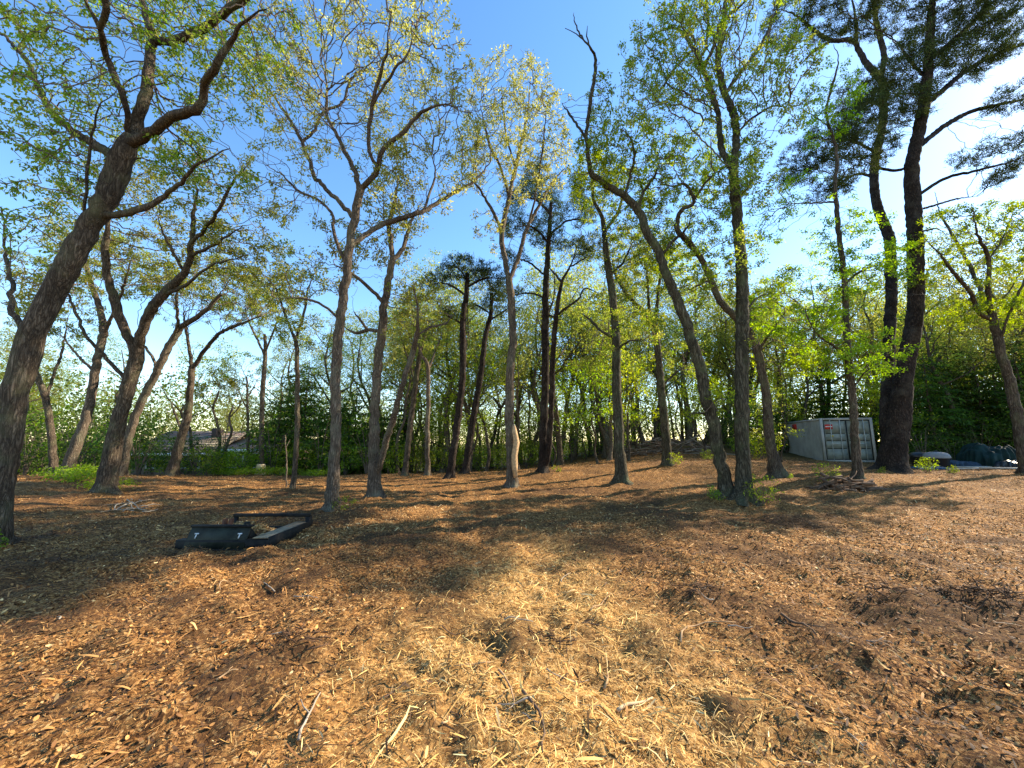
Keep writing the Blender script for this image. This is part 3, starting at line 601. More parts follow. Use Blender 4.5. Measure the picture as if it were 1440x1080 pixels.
make_tree('pine_tree', 'huge dark double-trunked pine towering beside the grey container', 15.0,
  [(1254,664,54),(1258,630,46),(1264,590,40),(1270,540,34),(1277,495,31),(1287,443,29),(1288,377,28),(1286,315,28),(1283,259,27),(1284,222,25),(1294,178,22),(1301,133,20),(1307,74,17),(1309,22,13),(1316,-40,8)],
  [[(1252,640,30),(1248,593,28),(1249,540,24),(1250,493,21),(1253,427,20),(1253,377,20),(1250,333,20),(1234,289,18),(1229,252,16),(1231,222,15),(1241,178,15),(1242,141,14),(1238,111,13),(1222,93,13),(1204,62,12),(1204,33,9),(1196,-15,6)],
   [(1205,60,9),(1194,56,9),(1168,56,8),(1142,41,6),(1120,22,4),(1095,12,3)],[(1168,58,5),(1145,72,5),(1125,92,3)],
   [(1240,112,10),(1243,74,10),(1232,30,9),(1228,-25,6)],[(1289,210,10),(1327,178,11),(1361,159,9),(1390,150,8),(1440,139,6),(1480,120,4)],
   [(1288,278,7),(1327,252,7),(1368,241,6),(1413,230,5),(1450,218,3)],[(1299,150,11),(1327,126,12),(1353,104,11),(1390,81,9),(1440,61,7),(1485,35,4)],
   [(1306,84,10),(1342,56,11),(1372,26,9),(1395,-8,7)],[(1284,232,6),(1262,240,6),(1238,236,5),(1212,225,3)],[(1230,250,6),(1205,245,5),(1175,262,4),(1150,272,2)],
   [(1286,295,5),(1310,290,5),(1345,280,4),(1375,276,2)],[(1241,150,6),(1215,140,5),(1195,125,3)],[(1232,215,6),(1205,200,5),(1170,195,4),(1145,205,3)],[(1285,330,4),(1312,322,3),(1330,325,2)],[(1304,110,6),(1280,85,6),(1262,60,4)]],
  [(1150,210,45,14,0,1.6,130),(1130,240,30,12,0,1.2,70),(1195,180,45,20,0,1.8,150),(1215,125,32,18,0,1.5,110),(1120,22,45,22,0,1.6,150),(1190,10,50,25,0,1.8,150),(1250,0,50,35,0,1.8,160),(1275,95,40,40,0,1.8,150),(1345,95,50,22,0,1.8,160),(1400,55,55,28,0,2,190),
   (1340,20,55,35,0,2,190),(1420,-10,60,35,0,2,150),(1400,205,45,10,0,1.5,90),(1430,235,35,10,0,1.2,60),(1265,160,35,25,0,1.5,90),(1210,225,45,14,0,1.6,100),(1440,130,40,18,0,1.4,80),(1165,268,30,8,0,1,40)],
  seed=33, root=.6, **PX)
make_tree('oak_tree', 'leaning multi-stemmed oak beside the tarp-covered pile', 14.0,
  [(1444,662,26),(1436,620,22),(1423,547,20),(1412,510,18),(1403,477,17),(1394,440,15)],
  [[(1394,442,10),(1390,410,9),(1390,362,8),(1376,333,6),(1368,295,4)],[(1397,450,10),(1377,440,9),(1363,410,8),(1340,383,7),(1322,358,5),(1300,335,3)],[(1393,440,9),(1387,433,9),(1373,393,8),(1346,341,6),(1324,304,4),(1315,270,2)],[(1404,480,6),(1420,440,6),(1438,400,5),(1450,360,3)],[(1390,365,4),(1410,335,4),(1425,300,3)]],
  [(1350,330,60,45,0,1.8,240),(1420,330,50,60,0,1.8,220),(1330,400,40,30,0,1.4,90),(1440,430,40,40,0,1.4,110),(1370,440,40,30,0,1.2,70)], seed=34, dens=2.7, leaf=CL, leafk=6)


make_tree('young_oak', 'thin snaking sapling trunk in front of the house', 20.5,
  [(306,662,5),(307,640,5),(309,615,5),(304,590,4),(300,572,4),(308,550,3)], [[(304,588,3),(296,570,2),(286,560,1.5)]], [(305,535,32,26,0,1.4,110),(285,560,20,12,0,1,40)], seed=41, leaf=CM, leafk=6)
make_tree('young_oak', 'pale kinked sapling trunk catching sun before the house', 20.8,
  [(318,663,5),(316,640,5),(320,622,5),(326,606,4),(322,590,4),(328,570,3)], [[(324,588,2.5),(336,572,2),(340,558,1.5)]], [(332,545,28,24,0,1.4,100)], seed=42, leaf=CM, bark_m=M_OAK2, leafk=6)
make_tree('young_oak', 'straight thin oak pole between the house and the stump', 21.0,
  [(350,664,5),(349,620,5),(348,570,4),(347,530,3)], [[(348,575,2.5),(338,555,2)],[(348,560,2.5),(360,540,2)]], [(346,525,34,32,0,1.5,130)], seed=43, leaf=CM, bark_m=M_OAK2, leafk=6)
make_tree('young_oak', 'short leafless pale pole in front of the dark evergreen thicket', 13.5,
  [(404,672,2.6),(403,650,2.4),(402,630,2.2),(401,612,1.8)], [[(402,628,1.4),(408,618,1)]], [], seed=44, bark_m=M_OAK2, root=.2)
# ------------------------------------------------------------------ wood behind the clearing: kinds built once, then copied
def proto(name, h, seed, crowns, leaf, trunk_r, k=16, lsize=.14, spread=.17, nl=5, first=.4, bark_m=None, pine=False, lean=.05, step=.33, kill=.45, needle=False, trunk_top=.82, aspect=.5, droop=.3, flat=0.0, bare=0):
    rg = np.random.default_rng(seed); z = np.linspace(0, h * trunk_top, 9)
    off = np.cumsum(rg.normal(0, .018 * h, (9, 2)), 0); off -= off[0]; off[:, 0] += lean * z
    W = np.column_stack([off, z, trunk_r * (1 - .82 * z / z[-1])]); W[0, 2] = -.3
    W = smooth_line(W, .3); W[:, 3] *= 1 + .5 * np.exp(-np.maximum(W[:, 2], 0) / .25)
    mb = MB(); V, Q = tube(W[:, :3], W[:, 3], 8, .16, seed); mb.add(V, Q); S = [W[int(len(W) * first):]]
    for l in range(nl):
        f = first + (0.95 - first) * (l + rg.uniform(0, .8)) / nl; p = W[int(f * (len(W) - 1))]; a = l * 2.4 + rg.uniform(-.5, .5)
        ln = h * rg.uniform(.16, .3) * (1.25 - f * .6); d = np.array([math.cos(a), math.sin(a), rg.uniform(.5, 1.1) if not pine else rg.uniform(-.05, .3)])
        P = [p]; q = p[:3].copy()
        for s_ in range(4):
            q = q + d / np.linalg.norm(d) * ln / 4 + rg.normal(0, .035 * ln, 3); d[2] += .12; P.append([*q, p[3] * (.6 - .13 * s_)])
        P[0] = [*p[:3], p[3] * .65]; Wl = smooth_line(P, .3); V, Q = tube(Wl[:, :3], np.maximum(Wl[:, 3], .008), 5, 0, 0); mb.add(V, Q); S.append(Wl[2:])
    e = link(name, None); link('trunk', mb.mesh('trunk', bark_m or (M_PINE if pine else M_OAK), None, True), e)
    att = np.vstack([ellipsoid((c[0], c[1], c[2]), c[3:6], c[6], rg, 1.1, seed + i) for i, c in enumerate(crowns)]); S = np.vstack(S)
    Nd, par, n0 = grow(S[:, :3], None, att, step, kill, .3, .04, rg); r, tipd = finish_twigs(Nd, par, n0, .006, .03); b = np.zeros(3)
    tag(link('twigs', twig_mesh(Nd, par, n0, r, .02, b, M_PTWIG if pine else M_TWIG, 'twigs'), e), kind='stuff')
    i = np.arange(n0, len(Nd)); i = i[tipd[i] <= 2]; D = Nd[i] - Nd[par[i]]; D /= np.linalg.norm(D, axis=1)[:, None] + 1e-9
    if needle: me = needles_mesh(Nd[i], D, b, k, lsize, leaf, rg, spread, wid=.03)
    else: me = leaves_mesh(Nd[i], D, b, k, lsize, spread, leaf, rg, aspect=aspect, droop=droop, flat=flat)
    tag(link('crown', me, e), kind='stuff'); return e
OAKS = [proto('slender_oak', 12, 101, [(0, 0, 9, 2.0, 2.0, 2.8, 330), (.6, .3, 6, 1.8, 1.8, 1.2, 90)], CM, .15, bark_m=M_OAK2),
        proto('slender_oak', 11, 102, [(.3, 0, 8.6, 2.4, 2.2, 2.2, 330), (-1, .5, 6, 1.4, 1.4, 1.0, 80)], CG, .13, lean=-.08),
        proto('slender_oak', 13, 103, [(0, .3, 10, 2.2, 2.2, 2.6, 330), (1, -.6, 7, 1.4, 1.4, 1.4, 90)], CM, .17, lean=.1),
        proto('slender_oak', 10, 104, [(0, 0, 7.6, 1.8, 1.8, 2.4, 280)], CT, .11, bark_m=M_OAK2, lean=.03)]
YOUNG = [proto('young_oak', 6, 111, [(0, 0, 4.2, 1.7, 1.7, 1.7, 240), (0, 0, 2.2, 1.6, 1.6, .6, 70)], CL, .06, k=14, lsize=.13, first=.25, nl=6, flat=.5),
         proto('young_oak', 5, 112, [(.2, 0, 3.3, 1.6, 1.6, 1.3, 200), (.1, 0, 1.7, 1.5, 1.5, .5, 60)], CG, .05, k=14, lsize=.13, first=.2, nl=6, flat=.5),
         proto('young_oak', 7.5, 113, [(0, 0, 5.4, 1.7, 1.7, 1.9, 260), (.3, 0, 3, 1.5, 1.5, .8, 80)], CL, .07, k=14, lsize=.13, first=.3, nl=6, flat=.4)]
TALL = [proto('tall_oak', 15, 105, [(0, 0, 11.5, 2.9, 2.9, 3.2, 520), (1.2, .5, 8, 1.9, 1.9, 1.4, 140), (-1.3, -.4, 7, 1.6, 1.6, 1.2, 100)], CM, .2, k=14, nl=7, bark_m=M_OAK2),
        proto('tall_oak', 14.5, 106, [(.4, 0, 11, 3.1, 2.8, 2.9, 520), (-1.0, .5, 7.4, 1.8, 1.8, 1.6, 150)], CG, .18, k=14, nl=7, lean=-.06, bark_m=M_OAK3)]
def conifer(name, h, seed, leaf, wid):
    """small evergreen: one stem with tiers of drooping sprays"""
    rg = np.random.default_rng(seed); e = link(name, None); mb = MB()
    W = np.column_stack([rg.normal(0, .03, 8), rg.normal(0, .03, 8), np.linspace(-.2, h, 8), np.linspace(.09, .01, 8)]); V, Q = tube(W[:, :3], W[:, 3], 7, .1, seed); mb.add(V, Q)
    P = []; D = []
    z = .25
    while z < h * .98:
        f = 1 - z / h; n = rg.integers(5, 8); a0 = rg.uniform(0, 6)
        for j in range(n):
            a = a0 + j * 2 * math.pi / n + rg.normal(0, .2); L = wid * (min(1, f * 1.9) ** .6 + .1) * rg.uniform(.45, 1.2); m = max(3, int(L / .16)); t = np.linspace(0, 1, m)
            d = np.array([math.cos(a), math.sin(a), 0]); B = np.array([0, 0, z]) + t[:, None] * L * d; B[:, 2] += .12 * L * t - .28 * L * t ** 2 + rg.normal(0, .02)
            V, Q = tube(B[[0, m // 2, m - 1]], [.018, .012, .005], 3); mb.add(V, Q)
            sd_ = np.array([-d[1], d[0], 0])
            for q in range(1, m):
                w_ = L * .32 * math.sin(math.pi * min(1, t[q] * .85 + .15))
                for u in np.arange(-w_, w_ + .01, .17): P.append(B[q] + sd_ * u + rg.normal(0, .05, 3)); D.append(d + sd_ * u * 1.5 - np.array([0, 0, .25]))
        z += .34 * rg.uniform(.8, 1.25)
    link('trunk', mb.mesh('trunk', M_PTWIG, None, True), e); P = np.array(P); D = np.array(D); D /= np.linalg.norm(D, axis=1)[:, None]
    tag(link('crown', leaves_mesh(P, D, np.zeros(3), 3, .2, .06, leaf, rg, droop=.15, aspect=.33, flat=.8, cvar=.35), e), kind='stuff'); return e
CONIF = [conifer('evergreen_tree', 6.0, 121, ((.04, .075, .016), (.09, .15, .03)), 1.5), conifer('evergreen_tree', 4.5, 122, ((.045, .085, .018), (.10, .165, .032)), 1.5)]
def shrub(name, h, wdt, seed, leaf, n=260, k=8, lsize=.13, stems=7):
    rg = np.random.default_rng(seed); e = link(name, None); mb = MB(); S = []
    for s_ in range(stems):
        a = rg.uniform(0, 6.28); t = np.linspace(0, 1, 5)[:, None]; R_ = rg.uniform(.1, .6) * wdt
        P = np.hstack([t ** 1.3 * R_ * math.cos(a), t ** 1.3 * R_ * math.sin(a), t * h * rg.uniform(.5, .85) - .1]) + rg.normal(0, .03, (5, 3)) * t
        V, Q = tube(P, np.linspace(.02, .007, 5) * (h / 2) ** .5, 4); mb.add(V, Q); S.append(P)
    link('stem', mb.mesh('stem', M_TWIG, None, True), e)
    att = ellipsoid((0, 0, h * .55), (wdt, wdt, h * .48), n, rg, .5, seed); st = .09 * max(h, wdt); Nd, par, n0 = grow(np.vstack(S), None, att, st, st * 1.15, .3, .05, rg); r, tipd = finish_twigs(Nd, par, n0, .003, .01)
    i = np.arange(n0, len(Nd)); i = i[tipd[i] <= 2]; D = Nd[i] - Nd[par[i]]; D /= np.linalg.norm(D, axis=1)[:, None] + 1e-9
    tag(link('twigs', twig_mesh(Nd, par, n0, r, .01, np.zeros(3), M_TWIG, 'twigs'), e), kind='stuff')
    tag(link('foliage', leaves_mesh(Nd[i], D, np.zeros(3), k, lsize, lsize * .8, leaf, rg, droop=.1, flat=.3), e), kind='stuff'); return e
SHRUB = [shrub('leafy_shrub', 2.4, 1.5, 131, (C_DARK, (.05, .095, .02))), shrub('leafy_shrub', 1.8, 1.3, 132, (C_GREEN, C_LIME)), shrub('leafy_shrub', 3.2, 1.5, 133, (C_DARK, C_GREEN))]
SPROUT = [shrub('sprout_clump', .45, .32, 141, (C_GREEN, C_LIME), 70, 6, .065, 6), shrub('sprout_clump', .7, .4, 142, (C_MID, C_LIME), 80, 6, .07, 6), shrub('low_plant', .45, .8, 143, (C_LIME, (.2, .27, .03)), 130, 7, .09, 9)]
used = set()
def put(p, x, y, rz, s, label, cat, group=None, tilt=(0, 0)):
    loc = (x, y, float(ground_h(x, y)) - .02)
    if p.name in used: o = copy_tree(p, loc, rz, s, tilt)
    else:
        used.add(p.name); o = p; p.location = loc; p.rotation_euler = (tilt[0], tilt[1], rz); p.scale = s if hasattr(s, '__len__') else (s,) * 3
    for k_ in ('group',):
        if k_ in o.keys() and not group: del o[k_]
    return tag(o, label, cat, group)
def putpx(p, px, Y, s, label, cat, group=None, tilt=(0, 0)):
    return put(p, (px - CX) / F * Y * 1.0, Y, rng.uniform(0, 6.28), s, label, cat, group, tilt)

rb = random.Random(5)
# oaks and saplings of the wood, each on its own spot
spots = []
def free(x, y, d):
    return all((x - a) ** 2 + (y - b) ** 2 > d * d for a, b in spots)
def zone(px0, px1, y0, y1, n, kinds, dmin, smin, smax, label, cat, group):
    c = 0; tries = 0
    while c < n and tries < n * 40:
        tries += 1; Y = y0 + (y1 - y0) * rb.random() ** .8; px = rb.uniform(px0, px1); x = (px - CX) / F * Y
        if not free(x, Y, dmin): continue
        spots.append((x, Y)); c += 1
        put(rb.choice(kinds), x, Y, rb.uniform(0, 6.28), rb.uniform(smin, smax), label, cat, group, (rb.uniform(-.05, .05), rb.uniform(-.05, .05)))
zone(565, 860, 23, 34, 14, TALL, 2.3, .9, 1.15, 'tall full-crowned oak rising over the wood behind the pines', 'tree', 'tall oaks behind the pines')
zone(870, 1060, 30, 38, 10, TALL, 2.3, 1.0, 1.25, 'tall full-crowned oak rising beyond the crest of the slope', 'tree', 'tall oaks beyond the crest')
zone(1080, 1280, 30, 38, 8, TALL, 2.4, .9, 1.15, 'tall full-crowned oak rising behind the grey container', 'tree', 'tall oaks behind the container')
zone(1290, 1540, 20, 32, 11, TALL, 2.4, .8, 1.1, 'tall full-crowned oak rising behind the tarp-covered pile', 'tree', 'tall oaks behind the tarps')
zone(-60, 190, 22, 32, 6, TALL, 2.6, .65, .85, 'tall full-crowned oak rising behind the shrub hedge', 'tree', 'tall oaks behind the hedge')
zone(410, 560, 26, 36, 7, TALL, 2.4, .75, .95, 'tall full-crowned oak rising behind the evergreen thicket', 'tree', 'tall oaks behind the thicket')
zone(560, 860, 21, 36, 34, OAKS, 1.4, .8, 1.2, 'slender oak in the sunlit wood behind the pines', 'tree', 'oaks of the wood behind the pines')
zone(860, 1110, 29, 44, 26, OAKS, 1.5, .85, 1.25, 'slender oak beyond the crest of the mulched slope', 'tree', 'oaks beyond the crest of the slope')
zone(1110, 1440, 27, 44, 24, OAKS, 1.6, .9, 1.3, 'slender oak in the wood behind the grey container', 'tree', 'oaks behind the container')
zone(1300, 1520, 20, 27, 6, OAKS, 2.0, .8, 1.0, 'slender oak in the shade behind the tarp-covered pile', 'tree', 'oaks behind the tarps')
zone(-40, 560, 24, 44, 24, OAKS, 2.0, .55, .95, 'slender oak beyond the shrub hedge and the house', 'tree', 'oaks beyond the shrub hedge')
zone(570, 880, 21, 40, 38, YOUNG, 1.2, .7, 1.25, 'low bright green young oak under the wood behind the pines', 'tree', 'young oaks behind the pines')
zone(860, 1110, 27, 42, 24, YOUNG, 1.3, .7, 1.2, 'low bright green young oak along the crest of the slope', 'tree', 'young oaks along the crest')
zone(380, 570, 23, 36, 8, YOUNG, 1.4, .7, 1.0, 'bright green young oak behind the dark evergreen thicket', 'tree', 'young oaks behind the evergreens')
zone(-60, 380, 30, 46, 12, YOUNG, 1.6, .6, .85, 'bright green young oak around the distant house', 'tree', 'young oaks around the house')
zone(1240, 1500, 19.5, 30, 9, YOUNG, 1.4, .8, 1.1, 'yellow-green young oak behind the tarps and the huge pine', 'tree', 'young oaks behind the tarps')
zone(1060, 1250, 30, 38, 6, YOUNG, 1.4, .9, 1.1, 'yellow-green young oak behind the grey container', 'tree', 'young oaks behind the container')
for px, Y, s, k in [(390,20.6,1.15,2),(425,21,1.0,1),(455,20.8,1.2,2),(490,21.2,1.1,1),(520,20.8,1.15,2),(550,21.3,1.0,1)]:
    putpx(SHRUB[k], px, Y, s, 'green shrub skirting the evergreen thicket beyond the twin-stemmed oak', 'shrub', 'shrubs skirting the thicket')
for px, Y, s in [(395,22,1.05),(430,23.5,1.15),(465,22,.95),(500,23,1.1),(540,22.5,.9),(415,25,1.2),(560,25,.9),(480,25.5,1.15)]:
    putpx(rb.choice(CONIF), px, Y, s, 'dark green evergreen in the thicket beyond the twin-stemmed oak', 'tree', 'evergreens of the thicket')
for px, Y, s in [(1310,20.5,1.0),(1345,21.5,1.15),(1380,20.5,1.05),(1415,22,1.2),(1450,21,1.1),(1490,22,1.1),(1285,22.5,1.1),(1330,24,1.25),(1452,18.4,.9),(1490,19.6,1.1),(1440,20,1.1)]:  # last three added at the edge to keep sun off the tarps
    putpx(rb.choice(CONIF), px, Y, s, 'dark green evergreen shading the tarp-covered pile', 'tree', 'evergreens behind the tarps')
for px, Y, s in [(1085,28.5,.9),(1120,31,1.1),(1160,30.5,1.2),(1200,29.5,1.1),(1235,28.5,1.1),(1050,30,.8)]:
    putpx(rb.choice(CONIF), px, Y, s, 'dark green evergreen behind the grey container', 'tree', 'evergreens behind the container')
for px, Y, s, k in [(15,18,1.0,0),(50,19,1.1,2),(118,18.5,1.15,2),(150,19,1.0,0),(185,18.5,1.05,2),(205,17.8,1.1,0),(285,18.6,.85,0),(265,19.5,.8,0),(225,19.2,.85,0)]:
    putpx(SHRUB[k], px, Y, s, 'dense dark green shrub in the hedge hiding the house', 'shrub', 'shrubs of the hedge')
for px, Y, s in [(5,21.5,1.3),(38,22,1.2),(70,22.5,1.35),(100,21.5,1.25),(135,22.5,1.35),(170,21.8,1.3),(205,24,1.2),(-30,20,1.3)]:
    putpx(SHRUB[2], px, Y, s, 'tall green shrub standing behind the hedge under the leaning oaks', 'shrub', 'tall shrubs behind the hedge')
for px, Y, s in [(300,19,.8),(335,20.5,.75),(348,19.8,.7),(385,21,.8),(315,21.5,.8),(245,18.8,.5)]:
    putpx(SHRUB[1], px, Y, s, 'yellow-green shrub at the thin end of the hedge', 'shrub', 'yellow-green shrubs of the hedge')
for px, Y, s, k in [(590,23,.9,1),(625,24,.9,1),(670,25,1.0,1),(705,24,.8,1),(740,25,.9,1),(600,27,1.0,2),(690,28,1.1,2),(780,27,.9,1),(820,29,.9,1),(850,30,1.0,2),(610,30,1.2,2),(650,31,1.2,1),(720,30,1.2,2),(760,31,1.2,1),(800,32,1.3,2)]:
    putpx(SHRUB[k], px, Y, s, 'green shrub at the foot of the wood behind the pines', 'shrub', 'shrubs at the foot of the wood')
for px, Y, s, k in [(1030,27,1.0,0),(1055,26,1.1,0),(1065,21,.8,1),(1040,24,.7,1),(1010,29,1.0,2)]:
    putpx(SHRUB[k], px, Y, s, 'dark shrub between the brush heap and the grey container', 'shrub', 'shrubs near the container')
for px, Y, s, k in [(1290,19,.8,2),(1330,18.8,.7,0),(1430,18.6,.9,2),(1470,18,.9,0),(1370,19.4,.8,2)]:
    putpx(SHRUB[k], px, Y, s, 'shaded shrub just behind the tarp-covered pile', 'shrub', 'shrubs behind the tarps')
for px, Y, s in [(112,13.5,1.0),(128,12.6,.95),(168,11.6,.75)]:
    putpx(SPROUT[2], px, Y, s, 'low bright plant round the foot of the mossy-footed oak', 'plant', 'low plants by the mossy-footed oak')
for px in range(318, 470, 17):
    putpx(SPROUT[2], px + rb.uniform(-5, 5), 19.3 + rb.uniform(-.5, .6), rb.uniform(.7, 1.0), 'low bright plant along the sunny edge of the mulch by the stump', 'plant', 'low plants along the mulch edge')
for px, Y, s, k, lab in [(491,8.85,.8,0,'sprout clump at the foot of the tall crooked-limbed oak'),(1060,9.3,1.0,1,'sprout clump at the foot of the tall straight double oak'),(1003,9.5,.85,0,'sprout clump at the foot of the arching oak'),
      (8,5.7,.7,0,'sprout clump at the foot of the massive leaning oak'),(1152,12.2,.9,1,'thin sprout clump between the container and the brush pile'),(1100,13.1,.4,0,'tiny sprout at the foot of the hollow-footed oak'),
      (1292,14.6,.8,1,'pale sprout clump beside the huge double pine'),(1322,14.2,.7,0,'small sprout clump on the mulch before the tarps'),(945,16.2,.8,1,'sprout clump at the foot of the three-forked oak'),(1225,14.2,.6,0,'sprout clump between the slim oak and the huge pine'),
      (990,19.6,.8,1,'sprout clump on the slope under the crest'),(783,17.0,.7,0,'sprout clump at the foot of the double-stemmed pine')]:
    putpx(SPROUT[k], px, Y, s, lab, 'plant')
# oaks added past the picture's edge to throw dappled shade on the clearing
for x, y, k, s in [(12.6, 5.2, 3, .9), (27, 21, 2, 1.0), (31, 18.5, 0, 1.0)]:
    put(OAKS[k], x, y, rb.uniform(0, 6.28), s, 'slender oak added on the sunny side to shade the clearing', 'tree', 'oaks added for shade')

putpx(YOUNG[1], 1092, 19.0, .85, 'bright green young oak overhanging the end of the grey container', 'tree')
putpx(YOUNG[0], 1060, 23.5, .8, 'bright green young oak behind the hollow-footed crooked oak', 'tree')
putpx(YOUNG[2], 985, 22.5, .75, 'light green young oak standing alone just under the crest', 'tree')
putpx(YOUNG[2], 840, 20.5, .9, 'light green young oak near the straight green-barked oak', 'tree')
# far wood: one mass of foliage beyond the single trees
def far_wood():
    rg = np.random.default_rng(77); n = 42000
    a = rg.uniform(-1.15, 1.15, n); d = rg.uniform(44, 85, n); x = d * np.sin(a) ; y = d * np.cos(a)
    top = 5.0 + 4.0 * vnoise(x * .16, y * .16, 41) + 2.5 * vnoise(x * .5, y * .5, 42) + 4.5 / (1 + np.exp(-(x + 6) / 6))
    z = base_h(x, y) + top * rg.uniform(0, 1, n) ** 1.1
    P = np.stack([x, y, z], -1); D = rg.normal(0, 1, (n, 3)); D /= np.linalg.norm(D, axis=1)[:, None]
    o = link('far_wood', leaves_mesh(P, D, np.zeros(3), 4, .3, .5, ((.09, .125, .03), (.15, .2, .04)), rg, aspect=.6)); tag(o, 'hazy green far wood closing the view behind everything', 'wood', kind='stuff')
far_wood()

# ------------------------------------------------------------------ stump, sticks, brush
M_CUT = plain('cut_wood', (.55, .40, .22), .8, .25, 20); M_STICK = plain('stick_wood', (.36, .23, .12), .85, .4, 9); M_BLEACH = plain('bleached_stick', (.30, .25, .19), .85, .3, 9); M_DSTICK = plain('dark_branch', (.11, .07, .045), .9, .45, 7); M_GSTICK = plain('grey_branch', (.2, .16, .125), .9, .4, 5)
g = at(366, 668, 19.5); gz = float(ground_h(g[0], g[1])); e = link('tree_stump', None, loc=(g[0], g[1], gz)); tag(e, 'low pale fresh-cut stump at the foot of a slim oak', 'stump')
mb = MB(); mb.tube([(0, 0, -.1), (0, 0, .1), (.01, 0, .3), (.0, .0, .47)], [.3, .22, .2, .2], 12, False, .2, 3); link('bark', mb.mesh('bark', M_CUT, None, True), e)
mb = MB(); mb.tube([(0, 0, .44), (.0, 0, .485)], [.19, .185], 12, True, .1, 3); link('cut_face', mb.mesh('cut_face', plain('cut_face', (.68, .53, .33), .8, .15, 30)), e)

def stick_pts(p0, p1, rg, bend=.06, n=6, z0=.015, z1=.015):
    p0 = np.array(p0, float); p1 = np.array(p1, float); t = np.linspace(0, 1, n)[:, None]; P = p0 + (p1 - p0) * t; L = np.linalg.norm(p1 - p0)
    s = np.array([-(p1 - p0)[1], (p1 - p0)[0]]) / (L + 1e-9); P = P + s * (np.sin(t * math.pi) * rg.normal(0, bend) * L + rg.normal(0, .012, t.shape) * L)
    z = ground_h(P[:, 0], P[:, 1]) + z0 + (z1 - z0) * t[:, 0]; return np.column_stack([P, z])
rs = np.random.default_rng(55)
def stick(a, b, r, label, cat='stick', group=None, m=None, bend=.08, z=.02, fork=False, name='stick'):
    p0 = ground_at(*a); p1 = ground_at(*b); P = stick_pts(p0, p1, rs, bend, 7, z, z); o = P.mean(0); mb = MB()
    mb.tube(P - o, np.linspace(r, r * .45, len(P)), 6, True, .25, int(rs.integers(99)))
    if fork:
        k = 3; d = P[4] - P[3]; s = np.array([-d[1], d[0], .02]) * rs.choice([-1, 1]); q = np.array([P[k], P[k] + d * .7 + s * .8, P[k] + d * 1.5 + s * 1.3]); q[:, 2] = ground_h(q[:, 0], q[:, 1]) + z; mb.tube(q - o, np.linspace(r * .6, r * .25, 3), 5, True)
    return tag(link(name, mb.mesh(name, m or M_STICK, None, True), loc=o), label, cat, group)
stick((866, 988), (917, 970), .012, 'thick pale splintered stick lying on the fresh chips', m=M_CUT, bend=.02)
stick((958, 906), (1036, 880), .008, 'long thin curved stick right of the chip heap', bend=.12)
stick((418, 1050), (448, 985), .009, 'pale crooked stick at the frayed edge of the chip heap', m=M_BLEACH, fork=True)
stick((700, 955), (722, 1000), .008, 'short forked stick poking from the chip heap', fork=True)
stick((735, 985), (760, 1070), .010, 'dark stick stuck in the trampled chips', m=M_DSTICK)
stick((1100, 868), (1150, 905), .012, 'dark broken root beside the soil clods', m=M_DSTICK, fork=True)
stick((830, 860), (858, 838), .007, 'thin arched twig on the shaded chips')
for i in range(26):
    a = (rs.uniform(60, 1400), rs.uniform(790, 1060)); L = rs.uniform(25, 70) * (a[1] - 600) / 350; an = rs.uniform(0, 6.28); b_ = (a[0] + L * math.cos(an), min(1075, max(770, a[1] + .35 * L * math.sin(an))))
    stick(a, b_, rs.uniform(.004, .008), 'thin brown stick scattered on the mulch', group='sticks scattered on the mulch', m=[M_STICK, M_DSTICK, M_BLEACH][int(rs.integers(3))], fork=rs.random() < .3)
for a, b_, z in [((163, 718), (196, 708), .06), ((172, 722), (215, 716), .05), ((180, 708), (206, 722), .08), ((185, 720), (186, 704), .05), ((195, 716), (228, 712), .05), ((170, 712), (188, 722), .05), ((200, 722), (222, 718), .04)]:
    stick(a, b_, .013, 'sun-bleached branch in the small scatter before the mossy-footed oak', 'branch', 'bleached branches', M_BLEACH, .1, z, True, 'branch')
def brush(name, label, c, rx, ry, h, n, r, Lm, mat_list, seed, cat='brush pile', part='branch', iso=.7):
    rg = np.random.default_rng(seed); cz = float(ground_h(c[0], c[1])); e = link(name, None, loc=(c[0], c[1], cz)); tag(e, label, cat)
    for i in range(n):
        q = rg.uniform(-1, 1, 2); f = max(0, 1 - (q ** 2).sum()); L = Lm * rg.uniform(.5, 1.2); a = rg.normal(0, iso) + rg.choice([0, math.pi])
        p = np.array([q[0] * rx, q[1] * ry, h * f ** .6 * rg.uniform(.1, 1)]); d = np.array([math.cos(a), math.sin(a) * .8, rg.normal(0, .28)]); t = np.linspace(-.5, .5, 5)[:, None]
        P = p + d * L * t + rg.normal(0, .025, (5, 3)) * L; lo = ground_h(P[:, 0] + c[0], P[:, 1] + c[1]) - cz + .01; P[:, 2] = np.maximum(P[:, 2], lo)
        rr = r * rg.uniform(.4, 1.2); mb = MB(); mb.tube(P, np.linspace(rr, rr * .5, 5), 5, True, .3, i); link(part, mb.mesh(part, mat_list[i % len(mat_list)], None, False), e)
c = at(1190, 688, 11.2); brush('brush_pile', 'heap of dark broken branches and bark slabs on mulch before the slim oak', c, .72, .42, .42, 80, .045, .6, [M_DSTICK, plain('brown_slab', (.17, .10, .06), .9, .5, 9)], 61)
c = at(945, 628, 25); brush('brush_pile', 'large grey heap of cut brush on the crest of the slope', c, 2.8, 1.2, 1.1, 110, .04, 2.2, [M_GSTICK, M_DSTICK], 62)

